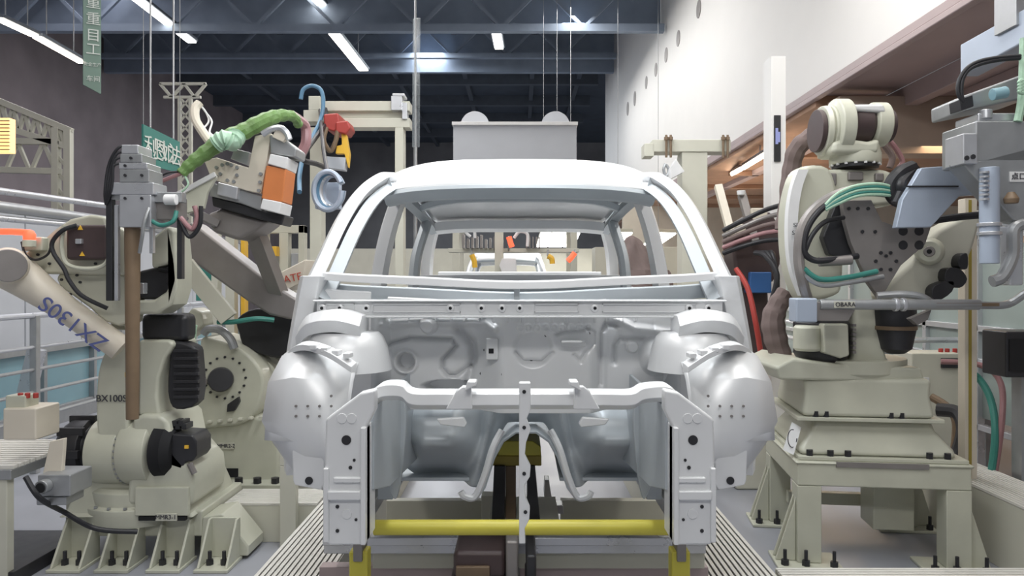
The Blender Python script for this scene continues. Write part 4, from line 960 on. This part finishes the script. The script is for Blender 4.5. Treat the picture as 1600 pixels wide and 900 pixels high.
tag(MB().pxbox(437, 660, 462, 728, 4.7, .06).bb(W(437, 0, 4.7).x, W(462, 0, 4.7).x, 4.7, 4.76, 0, W(0, 728, 4.7).z).build('cream_board', 'cream_steel'), 'upright cream board beside the left outer bracket of the car', 'board')

# ------------------------------------------------------------ right robot on its stand
t = thing('robot_stand', 'cream four-legged steel stand under the right robot', 'stand', (2.2, 4.8, 0))
RS = Matrix.Rotation(math.radians(-7), 3, 'Z'); OS = Vector((1.66, 4.4, 0))
def L(x, y, z): return OS+RS @ Vector((x, y, z))
def lbox(m, x0, x1, y0, y1, z0, z1): return m.box(L((x0+x1)/2, (y0+y1)/2, (z0+z1)/2), (x1-x0, y1-y0, z1-z0), RS)
m = MB(); lbox(m, 0, .98, 0, .9, .48, .62); lbox(m, -.01, .99, -.01, .91, .61, .63)
m.build('table_frame', 'robot_cream', t, bev=.01)
for k, (lx, ly) in enumerate(((.0, 0), (.84, 0), (.0, .76), (.84, .76))):
    m = MB(); lbox(m, lx, lx+.14, ly, ly+.14, .02, .48); sx = -1 if lx < .3 else 1
    xb = lx if sx < 0 else lx+.14
    m.prism([L(xb, ly+.03, .02), L(xb+sx*.12, ly+.03, .02), L(xb, ly+.03, .40)], RS @ Vector((0, .02, 0)))
    m.prism([L(xb, ly+.10, .02), L(xb+sx*.12, ly+.10, .02), L(xb, ly+.10, .40)], RS @ Vector((0, .02, 0)))
    lbox(m, lx-.13, lx+.25, ly-.08, ly+.2, 0, .02)
    lg = m.build('leg', 'robot_cream', t, bev=.006)
    m = MB()
    for bx, by in ((-.08, -.04), (.04, -.04), (.2, -.04)): p = L(lx+bx, ly+by, .02); m.cyl(p, p+Vector((0, 0, .09)), .011, n=8).cyl(p, p+Vector((0, 0, .03)), .024, n=6)
    m.build('anchor_bolts', 'dark_motor', lg, bev=0)
m = MB(); lbox(m, .1, .88, .66, .72, .18, .26); m.build('cross_bar', 'robot_cream', t)
m = MB(); lbox(m, .55, .80, .35, .6, .12, .48); m.build('cable_box', 'robot_cream', t, bev=.01)
m = MB(); lbox(m, .22, .74, -.012, .0, .60, .63); m.build('edge_slot', 'taupe_plate', t, bev=0)
t = thing('welding_robot', 'large cream robot at right on a four-legged stand with black cables', 'robot', (2.15, 4.85, .63))
def frus(m, cx, cy, levels):
    rings = []
    for z, hx, hy in levels: rings.append([L(cx-hx, cy-hy, z), L(cx+hx, cy-hy, z), L(cx+hx, cy+hy, z), L(cx-hx, cy+hy, z)])
    return m.strip(rings, True)
m = frus(MB(), .49, .45, ((.63, .48, .44), (.655, .48, .44))); m.build('base_flange', 'robot_cream', t, bev=.006)
m = frus(MB(), .47, .45, ((.655, .45, .42), (.70, .44, .40), (.80, .36, .34), (.86, .34, .33))); m.build('base_casting', 'robot_cream', t, bev=.03)
m = frus(MB(), .43, .42, ((.86, .42, .38), (.885, .42, .38))); m.build('base_flange', 'robot_cream', t, bev=.006)
m = frus(MB(), .42, .40, ((.885, .38, .36), (1.02, .36, .34), (1.12, .37, .34))); m.build('lower_housing', 'robot_cream', t, bev=.03)
m = MB()
for x, z in ((.08, .655), (.2, .655), (.30, .655), (.76, .655), (.86, .655), (.12, .885), (.18, .885), (.55, .885), (.61, .885)): p = L(x, .035 if z < .8 else .06, z); m.cyl(p, p+Vector((0, 0, .035)), .02, n=6)
m.build('flange_bolts', 'dark_motor', t, bev=0)
m = MB(); P = [L(.03, -.0, .67), L(.105, .0, .67), L(.135, .07, .80), L(.075, .07, .80)]
P = [W(1224, 703, 4.52), W(1240, 711, 4.46), W(1252, 668, 4.5), W(1238, 660, 4.56)]
m.prism(P, (.004, .02, 0)); lab = m.build('paper_label', 'label_white', t, bev=0)
MB().tube([W(1238+7*math.cos(a), 685+14*math.sin(a), 4.485) for a in [i*.5 for i in range(11)]], .003, 6, 2).build('printed_mark', 'print_dark', lab, bev=0)
drum(L(.40, .40, 1.12), L(.40, .40, 1.22), ((0, .33), (.2, .35), (1, .35)), 'robot_cream', 'turntable', t)
MB().plate(((1218, 594), (1212, 574), (1240, 560), (1290, 566), (1350, 572), (1440, 574), (1448, 598)), 4.42, .6).build('turret_slab', 'robot_cream', t, bev=.02)
MB().plate(((1332, 596), (1335, 480), (1368, 470), (1378, 520), (1388, 560), (1405, 575), (1410, 596)), 4.5, .4).build('column', 'robot_cream', t, bev=.03)
drum(W(1283, 575, 4.6), W(1283, 480, 4.6), ((0, .10), (.06, .13), (.25, .165), (.45, .155), (.5, .165), (.75, .165), (.8, .14), (1, .14)), 'dark_motor', 'turret_motor', t)
drum(W(1262, 548, 4.5), W(1262, 508, 4.5), ((0, .07), (.1, .085), (.9, .085), (1, .07)), 'robot_cream', 'motor_shell', t)
MB().plate(((1287, 506), (1326, 506), (1328, 556), (1314, 560), (1288, 552)), 4.38, .1).build('side_cover', 'robot_cream', t, bev=.012)
m = MB()
for k in range(7): p = W(1333, 508+k*7, 4.47); m.box(p, (.02, .04, .016))
m.build('cover_screws', 'taupe_plate', t, bev=0)
drum(W(1400, 552, 4.5), W(1398, 480, 4.5), ((0, .05), (.1, .09), (.5, .115), (.6, .12), (1, .12)), 'dark_motor', 'column_motor', t)
drum(W(1399, 515, 4.49), W(1399, 509, 4.49), ((0, .121), (1, .121)), 'tan_tube', 'motor_band', t)
# curved main arm
MB().plate(((1246, 268), (1262, 258), (1296, 262), (1310, 300), (1318, 360), (1318, 440), (1306, 462), (1262, 470), (1248, 458), (1236, 424), (1230, 380), (1230, 330), (1236, 295)), 4.45, .18, 3).build('main_arm', 'robot_cream', t, bev=.03)
m = MB(); P = spline([W(x, y, 4.43) for x, y in ((1250, 266), (1240, 295), (1234, 335), (1234, 385), (1240, 425), (1254, 462))], 6)
m.strip([[p+Vector(v) for v in ((-.03, .0, 0), (-.02, -.03, 0), (.04, -.03, 0), (.05, 0, 0), (.0, .06, 0))] for p in P], True); m.build('arm_rim', 'label_white', t, bev=0)
text('lettering', 'SF', W(1244, 352, 4.385), .036, 'print_dark', t); text('lettering', 'S3', W(1242, 364, 4.385), .036, 'print_dark', t)
# wrist on top
drum(W(1273, 205, 4.55), W(1281, 205, 4.55), ((0, .13), (1, .13)), 'brown_motor', 'wrist_disc', t)
drum(W(1281, 205, 4.55), W(1300, 205, 4.55), ((0, .15), (.4, .155), (.45, .14), (.55, .14), (.6, .155), (1, .155)), 'robot_cream', 'wrist_disc', t)
drum(W(1300, 200, 4.52), W(1322, 200, 4.52), ((0, .165), (.08, .175), (.92, .175), (1, .16)), 'robot_cream', 'wrist_disc', t)
drum(W(1320, 195, 4.55), W(1360, 195, 4.55), ((0, .10), (.2, .125), (.8, .125), (1, .10)), 'brown_motor', 'wrist_motor', t)
MB().plate(((1328, 163), (1382, 162), (1386, 176), (1352, 174), (1328, 172)), 4.42, .24).build('wrist_bridge', 'label_white', t, bev=.02)
drum(W(1358, 195, 4.55), W(1383, 195, 4.55), ((0, .12), (.1, .135), (.9, .135), (1, .12)), 'robot_cream', 'wrist_disc', t)
drum(W(1383, 197, 4.55), W(1391, 197, 4.55), ((0, .10), (1, .10)), 'brown_motor', 'wrist_disc', t)
MB().plate(((1322, 215), (1358, 220), (1378, 215), (1374, 240), (1300, 240), (1302, 220)), 4.4, .26).build('wrist_yoke', 'robot_cream', t, bev=.03)
drum(W(1336, 258, 4.55), W(1336, 228, 4.55), ((0, .145), (.1, .15), (.5, .15), (1, .135)), 'robot_cream', 'wrist_neck', t)
drum(W(1336, 264, 4.55), W(1336, 257, 4.55), ((0, .135), (1, .135)), 'dark_motor', 'neck_gap', t)
boltring(W(1336, 257, 4.55), (0, 0, -1), .14, 16, .010, 'label_white', t)
MB().plate(((1294, 264), (1378, 264), (1400, 276), (1400, 320), (1290, 325), (1256, 330), (1248, 290), (1262, 268)), 4.48, .28, 2).build('forearm_casting', 'robot_cream', t, bev=.03)
for x0, x1, y0, y1 in ((1326, 1350, 268, 282), (1368, 1382, 270, 283), (1296, 1308, 270, 290)): MB().pxbox(x0, y0, x1, y1, 4.46, .03).build('casting_pocket', 'taupe_plate', t, bev=.01)
MB().plate(((1316, 313), (1362, 312), (1378, 345), (1396, 352), (1455, 355), (1446, 382), (1408, 415), (1376, 468), (1356, 440), (1330, 380), (1320, 344)), 4.3, .05).build('bracket_plate', 'taupe_plate', t, bev=.006)
dk = MB()
for x, y in ((1411, 361), (1436, 361), (1411, 383), (1436, 383)): p = W(x, y, 4.30); dk.cyl(p, p-Vector((0, .002, 0)), .027, n=24)
for x, y in ((1326, 326), (1340, 326), (1356, 326), (1347, 362), (1367, 362), (1376, 395), (1391, 395), (1368, 408), (1400, 408), (1376, 421), (1391, 421), (1384, 400)): p = W(x, y, 4.30); dk.cyl(p, p-Vector((0, .008, 0)), .010, n=10)
dk.build('plate_holes', 'dark_motor', t, bev=0)
MB().plate(((1306, 318), (1318, 318), (1332, 352), (1348, 395), (1320, 405), (1296, 398), (1286, 370)), 4.36, .07).build('inner_link', 'dark_motor', t, bev=.01)
MB().plate(((1440, 262), (1500, 258), (1532, 297), (1532, 304), (1500, 306), (1455, 355), (1400, 356), (1410, 312)), 4.12, .05).build('blue_grey_plate', 'blue_grey', t, bev=.006)
MB().pxbox(1412, 290, 1498, 292, 4.11, .02).build('plate_groove', 'dark_motor', t, bev=0)
MB().plate(((1455, 370), (1480, 352), (1530, 330), (1530, 360), (1508, 420), (1470, 470), (1400, 478), (1380, 455), (1420, 415)), 4.5, .2, 2).build('rear_arm', 'cream_steel', t, bev=.03)
drum(W(1452, 393, 4.42), W(1452, 393, 4.5), ((0, .06), (.2, .075), (1, .085)), 'robot_cream', 'hub', t)
drum(W(1452, 393, 4.41), W(1452, 393, 4.43), ((0, .03), (1, .034)), 'taupe_plate', 'hub_cap', t)
drum(W(1452, 393, 4.405), W(1452, 393, 4.43), ((0, .014), (1, .014)), 'black_hole', 'hub_bore', t)
for pts in (((1480, 420), (1500, 420), (1512, 436), (1500, 450), (1478, 440)), ((1462, 445), (1490, 438), (1488, 456), (1466, 470), (1456, 460)), ((1500, 400), (1512, 396), (1512, 420), (1498, 416))): MB().plate(pts, 4.42, .08, 3).build('rubber_bumper', 'dark_motor', t, bev=.006)
for pts, r, mm in ((((1425, 262, 4.3), (1405, 272, 4.25), (1392, 290, 4.25), (1398, 310, 4.25), (1420, 316, 4.25)), .042, 'dark_rubber'), (((1430, 265, 4.3), (1410, 285, 4.2), (1408, 300, 4.2), (1400, 318, 4.2)), .03, 'dark_rubber'),
                   (((1410, 300, 4.3), (1370, 294, 4.25), (1320, 300, 4.22), (1278, 322, 4.22), (1254, 355, 4.22), (1248, 400, 4.22), (1254, 440, 4.22), (1266, 480, 4.3)), .03, 'taupe_plate'),
                   (((1400, 306, 4.28), (1360, 302, 4.24), (1318, 306, 4.21), (1284, 326, 4.2), (1262, 356, 4.2), (1256, 390, 4.2), (1268, 405, 4.2), (1290, 407, 4.2), (1340, 400, 4.25)), .018, 'dark_rubber'),
                   (((1318, 340, 4.28), (1290, 346, 4.22), (1270, 366, 4.2), (1258, 392, 4.2)), .014, 'dark_rubber'),
                   (((1256, 420, 4.2), (1280, 436, 4.2), (1320, 434, 4.22), (1370, 424, 4.25)), .016, 'teal_hose'), (((1256, 430, 4.2), (1284, 446, 4.2), (1324, 442, 4.22), (1380, 432, 4.25)), .014, 'grey_metal'),
                   (((1370, 462, 4.25), (1410, 460, 4.22), (1440, 464, 4.2), (1458, 476, 4.2)), .022, 'grey_metal'), (((1455, 345, 4.3), (1490, 340, 4.3), (1530, 336, 4.3)), .022, 'dark_rubber')):
    cable('cable', pts, r, mm, t)
for k in range(5): cable('green_wire', ((1405, 296+k*3, 4.26), (1375, 288+k*4, 4.2), (1340, 290+k*4, 4.18), (1310, 302+k*4, 4.18), (1290, 320+k*2, 4.19)), .010, 'teal_hose' if k % 2 else 'mint_wrap', t)
MB().tube([W(x, y, 4.22) for x, y in ((1280, 409), (1300, 408), (1330, 406))], .028, 12, 3).build('connector', 'taupe_plate', t, bev=0)
# horizontal tool bar with boxed valve
MB().cyl(W(1280, 476, 4.15), W(1530, 476, 4.15), .030).build('tool_bar', 'grey_metal', t)
MB().cyl(W(1396, 476, 4.15), W(1402, 476, 4.15), .038).cyl(W(1408, 476, 4.15), W(1414, 476, 4.15), .038).build('bar_collars', 'light_metal', t)
MB().plate(((1262, 472), (1345, 470), (1326, 502), (1284, 502), (1262, 498)), 4.14, .1).build('mount_plate', 'taupe_plate', t, bev=.006)
MB().pxbox(1244, 466, 1278, 504, 4.12, .12).build('valve_box', 'blue_grey', t, bev=.01)
MB().pxbox(1304, 471, 1336, 481, 4.115, .02).build('name_strip', 'cream_steel', t, bev=0)
text('lettering', 'OBARA', W(1321, 476, 4.112), .034, 'print_dark', t)
MB().plate(((1422, 498), (1456, 484), (1450, 500), (1434, 508)), 4.2, .05).build('bar_bracket', 'taupe_plate', t)
cable('pipe', ((1530, 477, 4.15), (1565, 477, 4.15), (1582, 472, 4.15), (1600, 460, 4.12), (1620, 448, 4.1)), .022, 'grey_metal', t)
m = MB().bar(W(1462, 476, 4.13), W(1560, 476, 4.13), .018, .018).build('copper_strip', 'tan_tube', t, bev=0)

# brown dress pack arm behind the right robot
t = thing('dress_pack', 'brown wrinkled cloth dress pack curving up behind the right robot', 'cable cover', W(1240, 330, 5.0))
cable('cover', ((1285, 205, 4.9), (1262, 215, 4.9), (1242, 240, 4.95), (1236, 280, 5.0), (1232, 330, 5.0), (1228, 360, 5.0)), .07, 'brown_cover', t, lambda f: .05+.03*f+.003*math.sin(f*50)+.002*math.sin(f*23))
cable('pink_tube', ((1385, 215, 4.75), (1400, 232, 4.75), (1410, 252, 4.75), (1404, 262, 4.75)), .016, 'pink_hose', t)
cable('pink_tube', ((1380, 225, 4.75), (1394, 245, 4.75), (1390, 262, 4.75)), .02, 'brown_cover', t)
t = thing('cable_cover', 'brown-mauve cloth sleeve hanging left of the right robot column', 'cable cover', W(1222, 560, 4.8))
cable('sleeve', ((1228, 455, 4.8), (1216, 475, 4.8), (1208, 500, 4.8), (1212, 530, 4.8), (1222, 560, 4.8), (1230, 578, 4.8)), .07, 'brown_cover', t, lambda f: .05+.025*math.sin(math.pi*f)+.003*math.sin(f*44))

# vertical yellow strut and right hand weld gun
o = MB(); a = W(1508, 310, 4.76); b = W(1527, 310, 4.76); o.bb(a.x, b.x, 4.76, 4.84, 0, a.z); tag(o.build('yellow_strut', 'warm_cream'), 'tall cream strut with yellow stripe right of the large robot', 'strut')
MB().bb(a.x+.022, a.x+.04, 4.755, 4.76, .01, a.z-.01).build('yellow_stripe', 'ochre_paint', bpy.data.objects['yellow_strut'], bev=0)
t = thing('weld_gun', 'big grey weld gun block at the upper right edge', 'weld gun', W(1560, 430, 3.7))
d = 3.7
MB().pxbox(1524, 188, 1620, 254, d, .3).build('gun_body', 'grey_metal', t, bev=.012)
MB().pxbox(1528, 176, 1600, 190, d+.04, .2).build('top_plate', 'light_metal', t, bev=.01)
MB().cyl(W(1540, 186, d+.05), W(1540, 172, d+.05), .03).build('top_cap', 'light_metal', t)
MB().pxbox(1505, 208, 1528, 256, d-.03, .16).build('side_bracket', 'light_metal', t, bev=.006)
dk = MB()
for x, y in ((1510, 247), (1520, 245)): p = W(x, y, d-.03); dk.cyl(p, p-Vector((0, .006, 0)), .012, n=14)
dk.build('bolt_heads', 'dark_motor', t, bev=0)
MB().plate(((1505, 257), (1620, 226), (1620, 350), (1585, 345), (1545, 300)), d, .14).build('slanted_body', 'grey_metal', t, bev=.01)
MB().pxbox(1578, 268, 1610, 284, d-.006, .01).build('name_strip', 'label_white', t, bev=0)
text('lettering', '点口', W(1592, 276, d-.008), .038, 'print_dark', t)
MB().cyl(W(1546, 262, d-.02), W(1546, 412, d-.02), .045).build('cylinder', 'blue_grey', t)
for y in (348, 362): MB().cyl(W(1546, y, d-.02), W(1546, y+6, d-.02), .056).build('collar', 'light_metal', t)
m = MB()
for k in range(7): m.cyl(W(1538, 268+k*7, d-.06), W(1538, 271+k*7, d-.06), .022)
m.build('spring_fins', 'light_metal', t, bev=0)
MB().pxbox(1578, 352, 1600, 446, d+.02, .08).build('electrode_arm', 'light_metal', t, bev=.01)
MB().tube([W(x, y, d) for x, y in ((1600, 350), (1584, 360), (1582, 400), (1566, 432), (1550, 440))], .03, 10, 5).build('curved_shunt', 'grey_metal', t, bev=0)
drum(W(1580, 318, d-.06), W(1580, 300, d-.06), ((0, .03), (.4, .035), (1, .015)), 'tan_tube', 'copper_tip', t)
MB().plate(((1504, 150), (1620, 108), (1620, 150), (1505, 174)), d+.1, .3).build('arm_plate', 'grey_metal', t, bev=.012)
MB().plate(((1500, 155), (1520, 148), (1522, 166), (1502, 172)), d+.05, .1).build('dark_block', 'dark_motor', t)
MB().cyl(W(1550, 148, d), W(1572, 144, d), .03).build('air_fitting', 'cyan_panel', t)
for k in range(2): cable('cable', ((1506, 160, d), (1497+k*5, 145, d), (1500+k*5, 122, d), (1520, 100+k*5, d), (1560, 90+k*4, d), (1630, 86+k*3, d)), .010, 'dark_rubber', t)
for k in range(4): MB().tube([W(1597+4*math.cos(a), 128+k*5+2*math.sin(a), d-.05) for a in (0, 1.57, 3.14, 4.7, 6.28)], .012, 8, 3).build('coil', 'mint_wrap', t, bev=0)
MB().tube([W(1600, 60, d), W(1597, 150, d), W(1590, 190, d)], .02, 8, 4).build('coil_hose', 'mint_wrap', t, bev=0)
MB().bb(W(1640, 0, d).x, W(1680, 0, d).x, d+.03, d+.1, 0, 2.9).bb(W(1610, 0, d).x, W(1645, 0, d).x, d+.03, d+.1, 2.2, 2.5).build('rear_column', 'grey_metal', t, bev=.01)
t = thing('grey_boom', 'slanted blue-grey boom under the mezzanine at the upper right corner', 'boom', W(1560, 60, 4.6))
MB().prism([W(1500, 70, 4.9), W(1610, 8, 4.2), W(1610, 60, 4.2), W(1500, 120, 4.9)], (.12, 0, 0)).build('boom_body', 'blue_grey', t, bev=.01)
MB().bb(2.9, 3.1, 4.3, 4.5, 3.2, 3.5).build('mount', 'grey_metal', t)

# equipment between gantry and right robot
t = thing('welding_robot', 'dark jumbled robot wrist and cables between pillar and right robot', 'robot', W(1170, 600, 6.0))
MB().bb(W(1150, 0, 6).x, W(1200, 0, 6).x, 6.0, 6.4, 0, .6).build('pedestal', 'cream_steel', t, bev=.02)
MB().plate(((1150, 560), (1160, 440), (1200, 430), (1206, 560)), 5.9, .3).build('arm', 'brown_motor', t, bev=.03)
MB().plate(((1150, 350), (1205, 330), (1222, 380), (1210, 440), (1160, 450), (1146, 400)), 5.8, .3, 2).build('wrist', 'brown_motor', t, bev=.03)
MB().pxbox(1172, 425, 1206, 458, 5.75, .2).build('blue_box', 'blue_box', t, bev=.01)
MB().bar(W(1122, 290, 5.9), W(1144, 372, 5.7), .06, .05).build('link_bar', 'warm_cream', t)
MB().bar(W(1159, 304, 5.9), W(1180, 380, 5.8), .06, .06).build('link_bar', 'taupe_plate', t)
drum(W(1158, 305, 5.85), W(1158, 298, 5.85), ((0, .03), (1, .035)), 'label_white', 'link_cap', t)
MB().pxbox(1174, 325, 1200, 345, 5.8, .1).pxbox(1150, 350, 1166, 368, 5.75, .1).build('clamp_block', 'warm_cream', t, bev=.01)
for k in range(5): cable('cable', ((1130, 360+k*9, 5.7), (1160, 345+k*10, 5.6), (1196, 328+k*12, 5.5), (1230, 318+k*14, 5.3)), .018, ('dark_rubber', 'taupe_plate', 'brown_cover', 'pink_hose', 'dark_rubber')[k], t)
cable('cable', ((1150, 420, 5.5), (1168, 450, 5.4), (1180, 500, 5.3), (1190, 560, 5.3)), .02, 'red_paint', t)
for k in range(3): cable('cable', ((1180+k*10, 395, 5.5), (1196+k*6, 400, 5.4), (1214, 430+k*10, 5.3), (1206, 470+k*20, 5.3)), .02, 'dark_rubber', t)
MB().pxbox(1150, 470, 1196, 570, 6.1, .2).build('red_panel', 'red_paint', t, bev=.01)
t = thing('steel_cabinet', 'pale grey cabinet behind the right wheelhouse', 'cabinet', W(1150, 650, 6.8))
MB().bb(W(1120, 0, 6.8).x, W(1215, 0, 6.8).x, 6.8, 7.3, 0, .95).build('case', 'panel_grey', t, bev=.01)
MB().pxbox(1148, 590, 1180, 650, 6.78, .02).build('door', 'grey_metal', t)

# right side background machinery
t = thing('control_cabinet', 'pale control box with red buttons behind the right robot', 'cabinet', W(1460, 620, 5.9))
a = W(1425, 552, 5.9); b = W(1502, 552, 5.9); MB().bb(a.x, b.x, 5.9, 6.2, .0, a.z).build('case', 'cream_steel', t, bev=.01)
for x in (1480, 1492, 1470): p = W(x, 552, 6.0); MB().cyl(p, p+Vector((0, 0, .04)), .018).build('push_button', 'red_paint', t)
MB().pxbox(1434, 590, 1452, 612, 5.885, .02).build('label_plate', 'label_white', t, bev=0)
MB().pxbox(1472, 560, 1500, 575, 5.88, .02).build('dark_panel', 'dark_motor', t, bev=0)
for pts, r, mm, nm, lab in ((((1502, 575, 5.2), (1528, 590, 5.2), (1548, 625, 5.1), (1555, 680, 5.0), (1545, 760, 5.0), (1525, 845, 5.0)), .024, 'teal_hose', 'floor_hose', 'green hose arching down to the floor at the lower right'),
                            (((1470, 565, 5.3), (1530, 570, 5.2), (1562, 595, 5.1), (1566, 650, 5.0), (1552, 750, 5.0), (1532, 850, 5.0)), .02, 'pink_hose', 'floor_hose', 'pale pink hose arching down beside the green hose'),
                            (((1465, 640, 5.5), (1495, 645, 5.4), (1506, 670, 5.3), (1498, 705, 5.3), (1484, 728, 5.3)), .05, 'dark_rubber', 'cable_loop', 'thick black cable loop behind the right robot base'),
                            (((1455, 620, 5.6), (1480, 636, 5.5), (1494, 660, 5.4), (1492, 700, 5.4)), .03, 'tan_tube', 'cable_loop', 'brown cable loop inside the thick black loop')):
    tag(cable(nm, pts, r, mm), lab, 'hose')
t = thing('dark_monitor', 'dark boxy monitor unit at the right edge', 'monitor', W(1590, 560, 4.7))
MB().pxbox(1572, 518, 1640, 590, 4.7, .25).build('case', 'dark_motor', t, bev=.012)
MB().pxbox(1578, 530, 1630, 580, 4.69, .02).build('screen', 'black_hole', t, bev=0)
MB().bb(W(1596, 0, 4.8).x, W(1612, 0, 4.8).x, 4.8, 4.9, 0, 1.2).build('stand', 'grey_metal', t)
t = thing('rail_barrier', 'bright horizontal rails running behind the right robot', 'barrier', (3.4, 6, 0))
for z in (1.2, 1.0, .55): MB().cyl((3.3, 6.3, z), (3.5, 12, z), .025, n=10).cyl((3.3, 6.3, z), (5, 6.3, z), .025, n=10).build('rail', 'light_metal', t, bev=0)
for x, y in ((3.3, 6.3), (4.0, 6.3), (4.8, 6.3), (3.4, 9)): MB().bb(x-.03, x+.03, y-.03, y+.03, 0, 1.25).build('post', 'grey_metal', t)

# small repeated fittings become parts of their own
def islands(bm):
    seen = set(); out = []
    for v in bm.verts:
        if v in seen: continue
        st_ = [v]; seen.add(v); grp = []
        while st_:
            q = st_.pop(); grp.append(q)
            for e in q.link_edges:
                r = e.other_vert(q)
                if r not in seen: seen.add(r); st_.append(r)
        out.append(grp)
    return out
def split_loose(o, nm):
    bm = bmesh.new(); bm.from_mesh(o.data); gs = islands(bm)
    if len(gs) < 2: bm.free(); return
    for gi, grp in enumerate(gs):
        idx = {v: i for i, v in enumerate(grp)}; fs = {f for v in grp for f in v.link_faces}
        me = bpy.data.meshes.new(nm); me.from_pydata([v.co for v in grp], [], [[idx[v] for v in f.verts] for f in fs])
        for m_ in o.data.materials: me.materials.append(m_)
        me.shade_smooth(); me.set_sharp_from_angle(angle=math.radians(35))
        if gi == 0: o.data = me; o.name = nm
        else: c = o.copy(); c.data = me; c.name = nm; S.collection.objects.link(c)
    bm.free()
SPL = {'bolt_hole': 'bolt_hole', 'bolts': 'bolt', 'plate_hole': 'plate_hole', 'plate_boss': 'plate_boss', 'bracket_hole': 'bracket_hole', 'anchor_bolts': 'anchor_bolt', 'flange_bolts': 'flange_bolt', 'plate_holes': 'plate_hole',
       'bolt_heads': 'bolt_head', 'threaded_rod': 'threaded_rod', 'rear_box': 'rear_box', 'engine_mount': 'engine_mount', 'embossing': 'embossing', 'apron_tab': 'apron_tab', 'hanger': 'hanger', 'post': 'post', 'rim_bolts': 'rim_bolt',
       'cover_screws': 'cover_screw', 'bar_collars': 'bar_collar', 'link_bar': 'link_bar', 'guide_bar': 'guide_bar', 'cowl_stiffener': 'cowl_stiffener', 'clamp_block': 'clamp_block', 'pressed_hole': 'pressed_hole', 'lit_bars': 'lit_bar', 'column': 'column', 'yoke': 'yoke', 'tooling': 'tooling', 'bolt_ring': 'ring_bolt'}
done = set()
for o in list(S.objects):
    k = o.name.split('.')[0]
    if o.type == 'MESH' and o.parent and k in SPL and o.data.name not in done: done.add(o.data.name); split_loose(o, SPL[k])
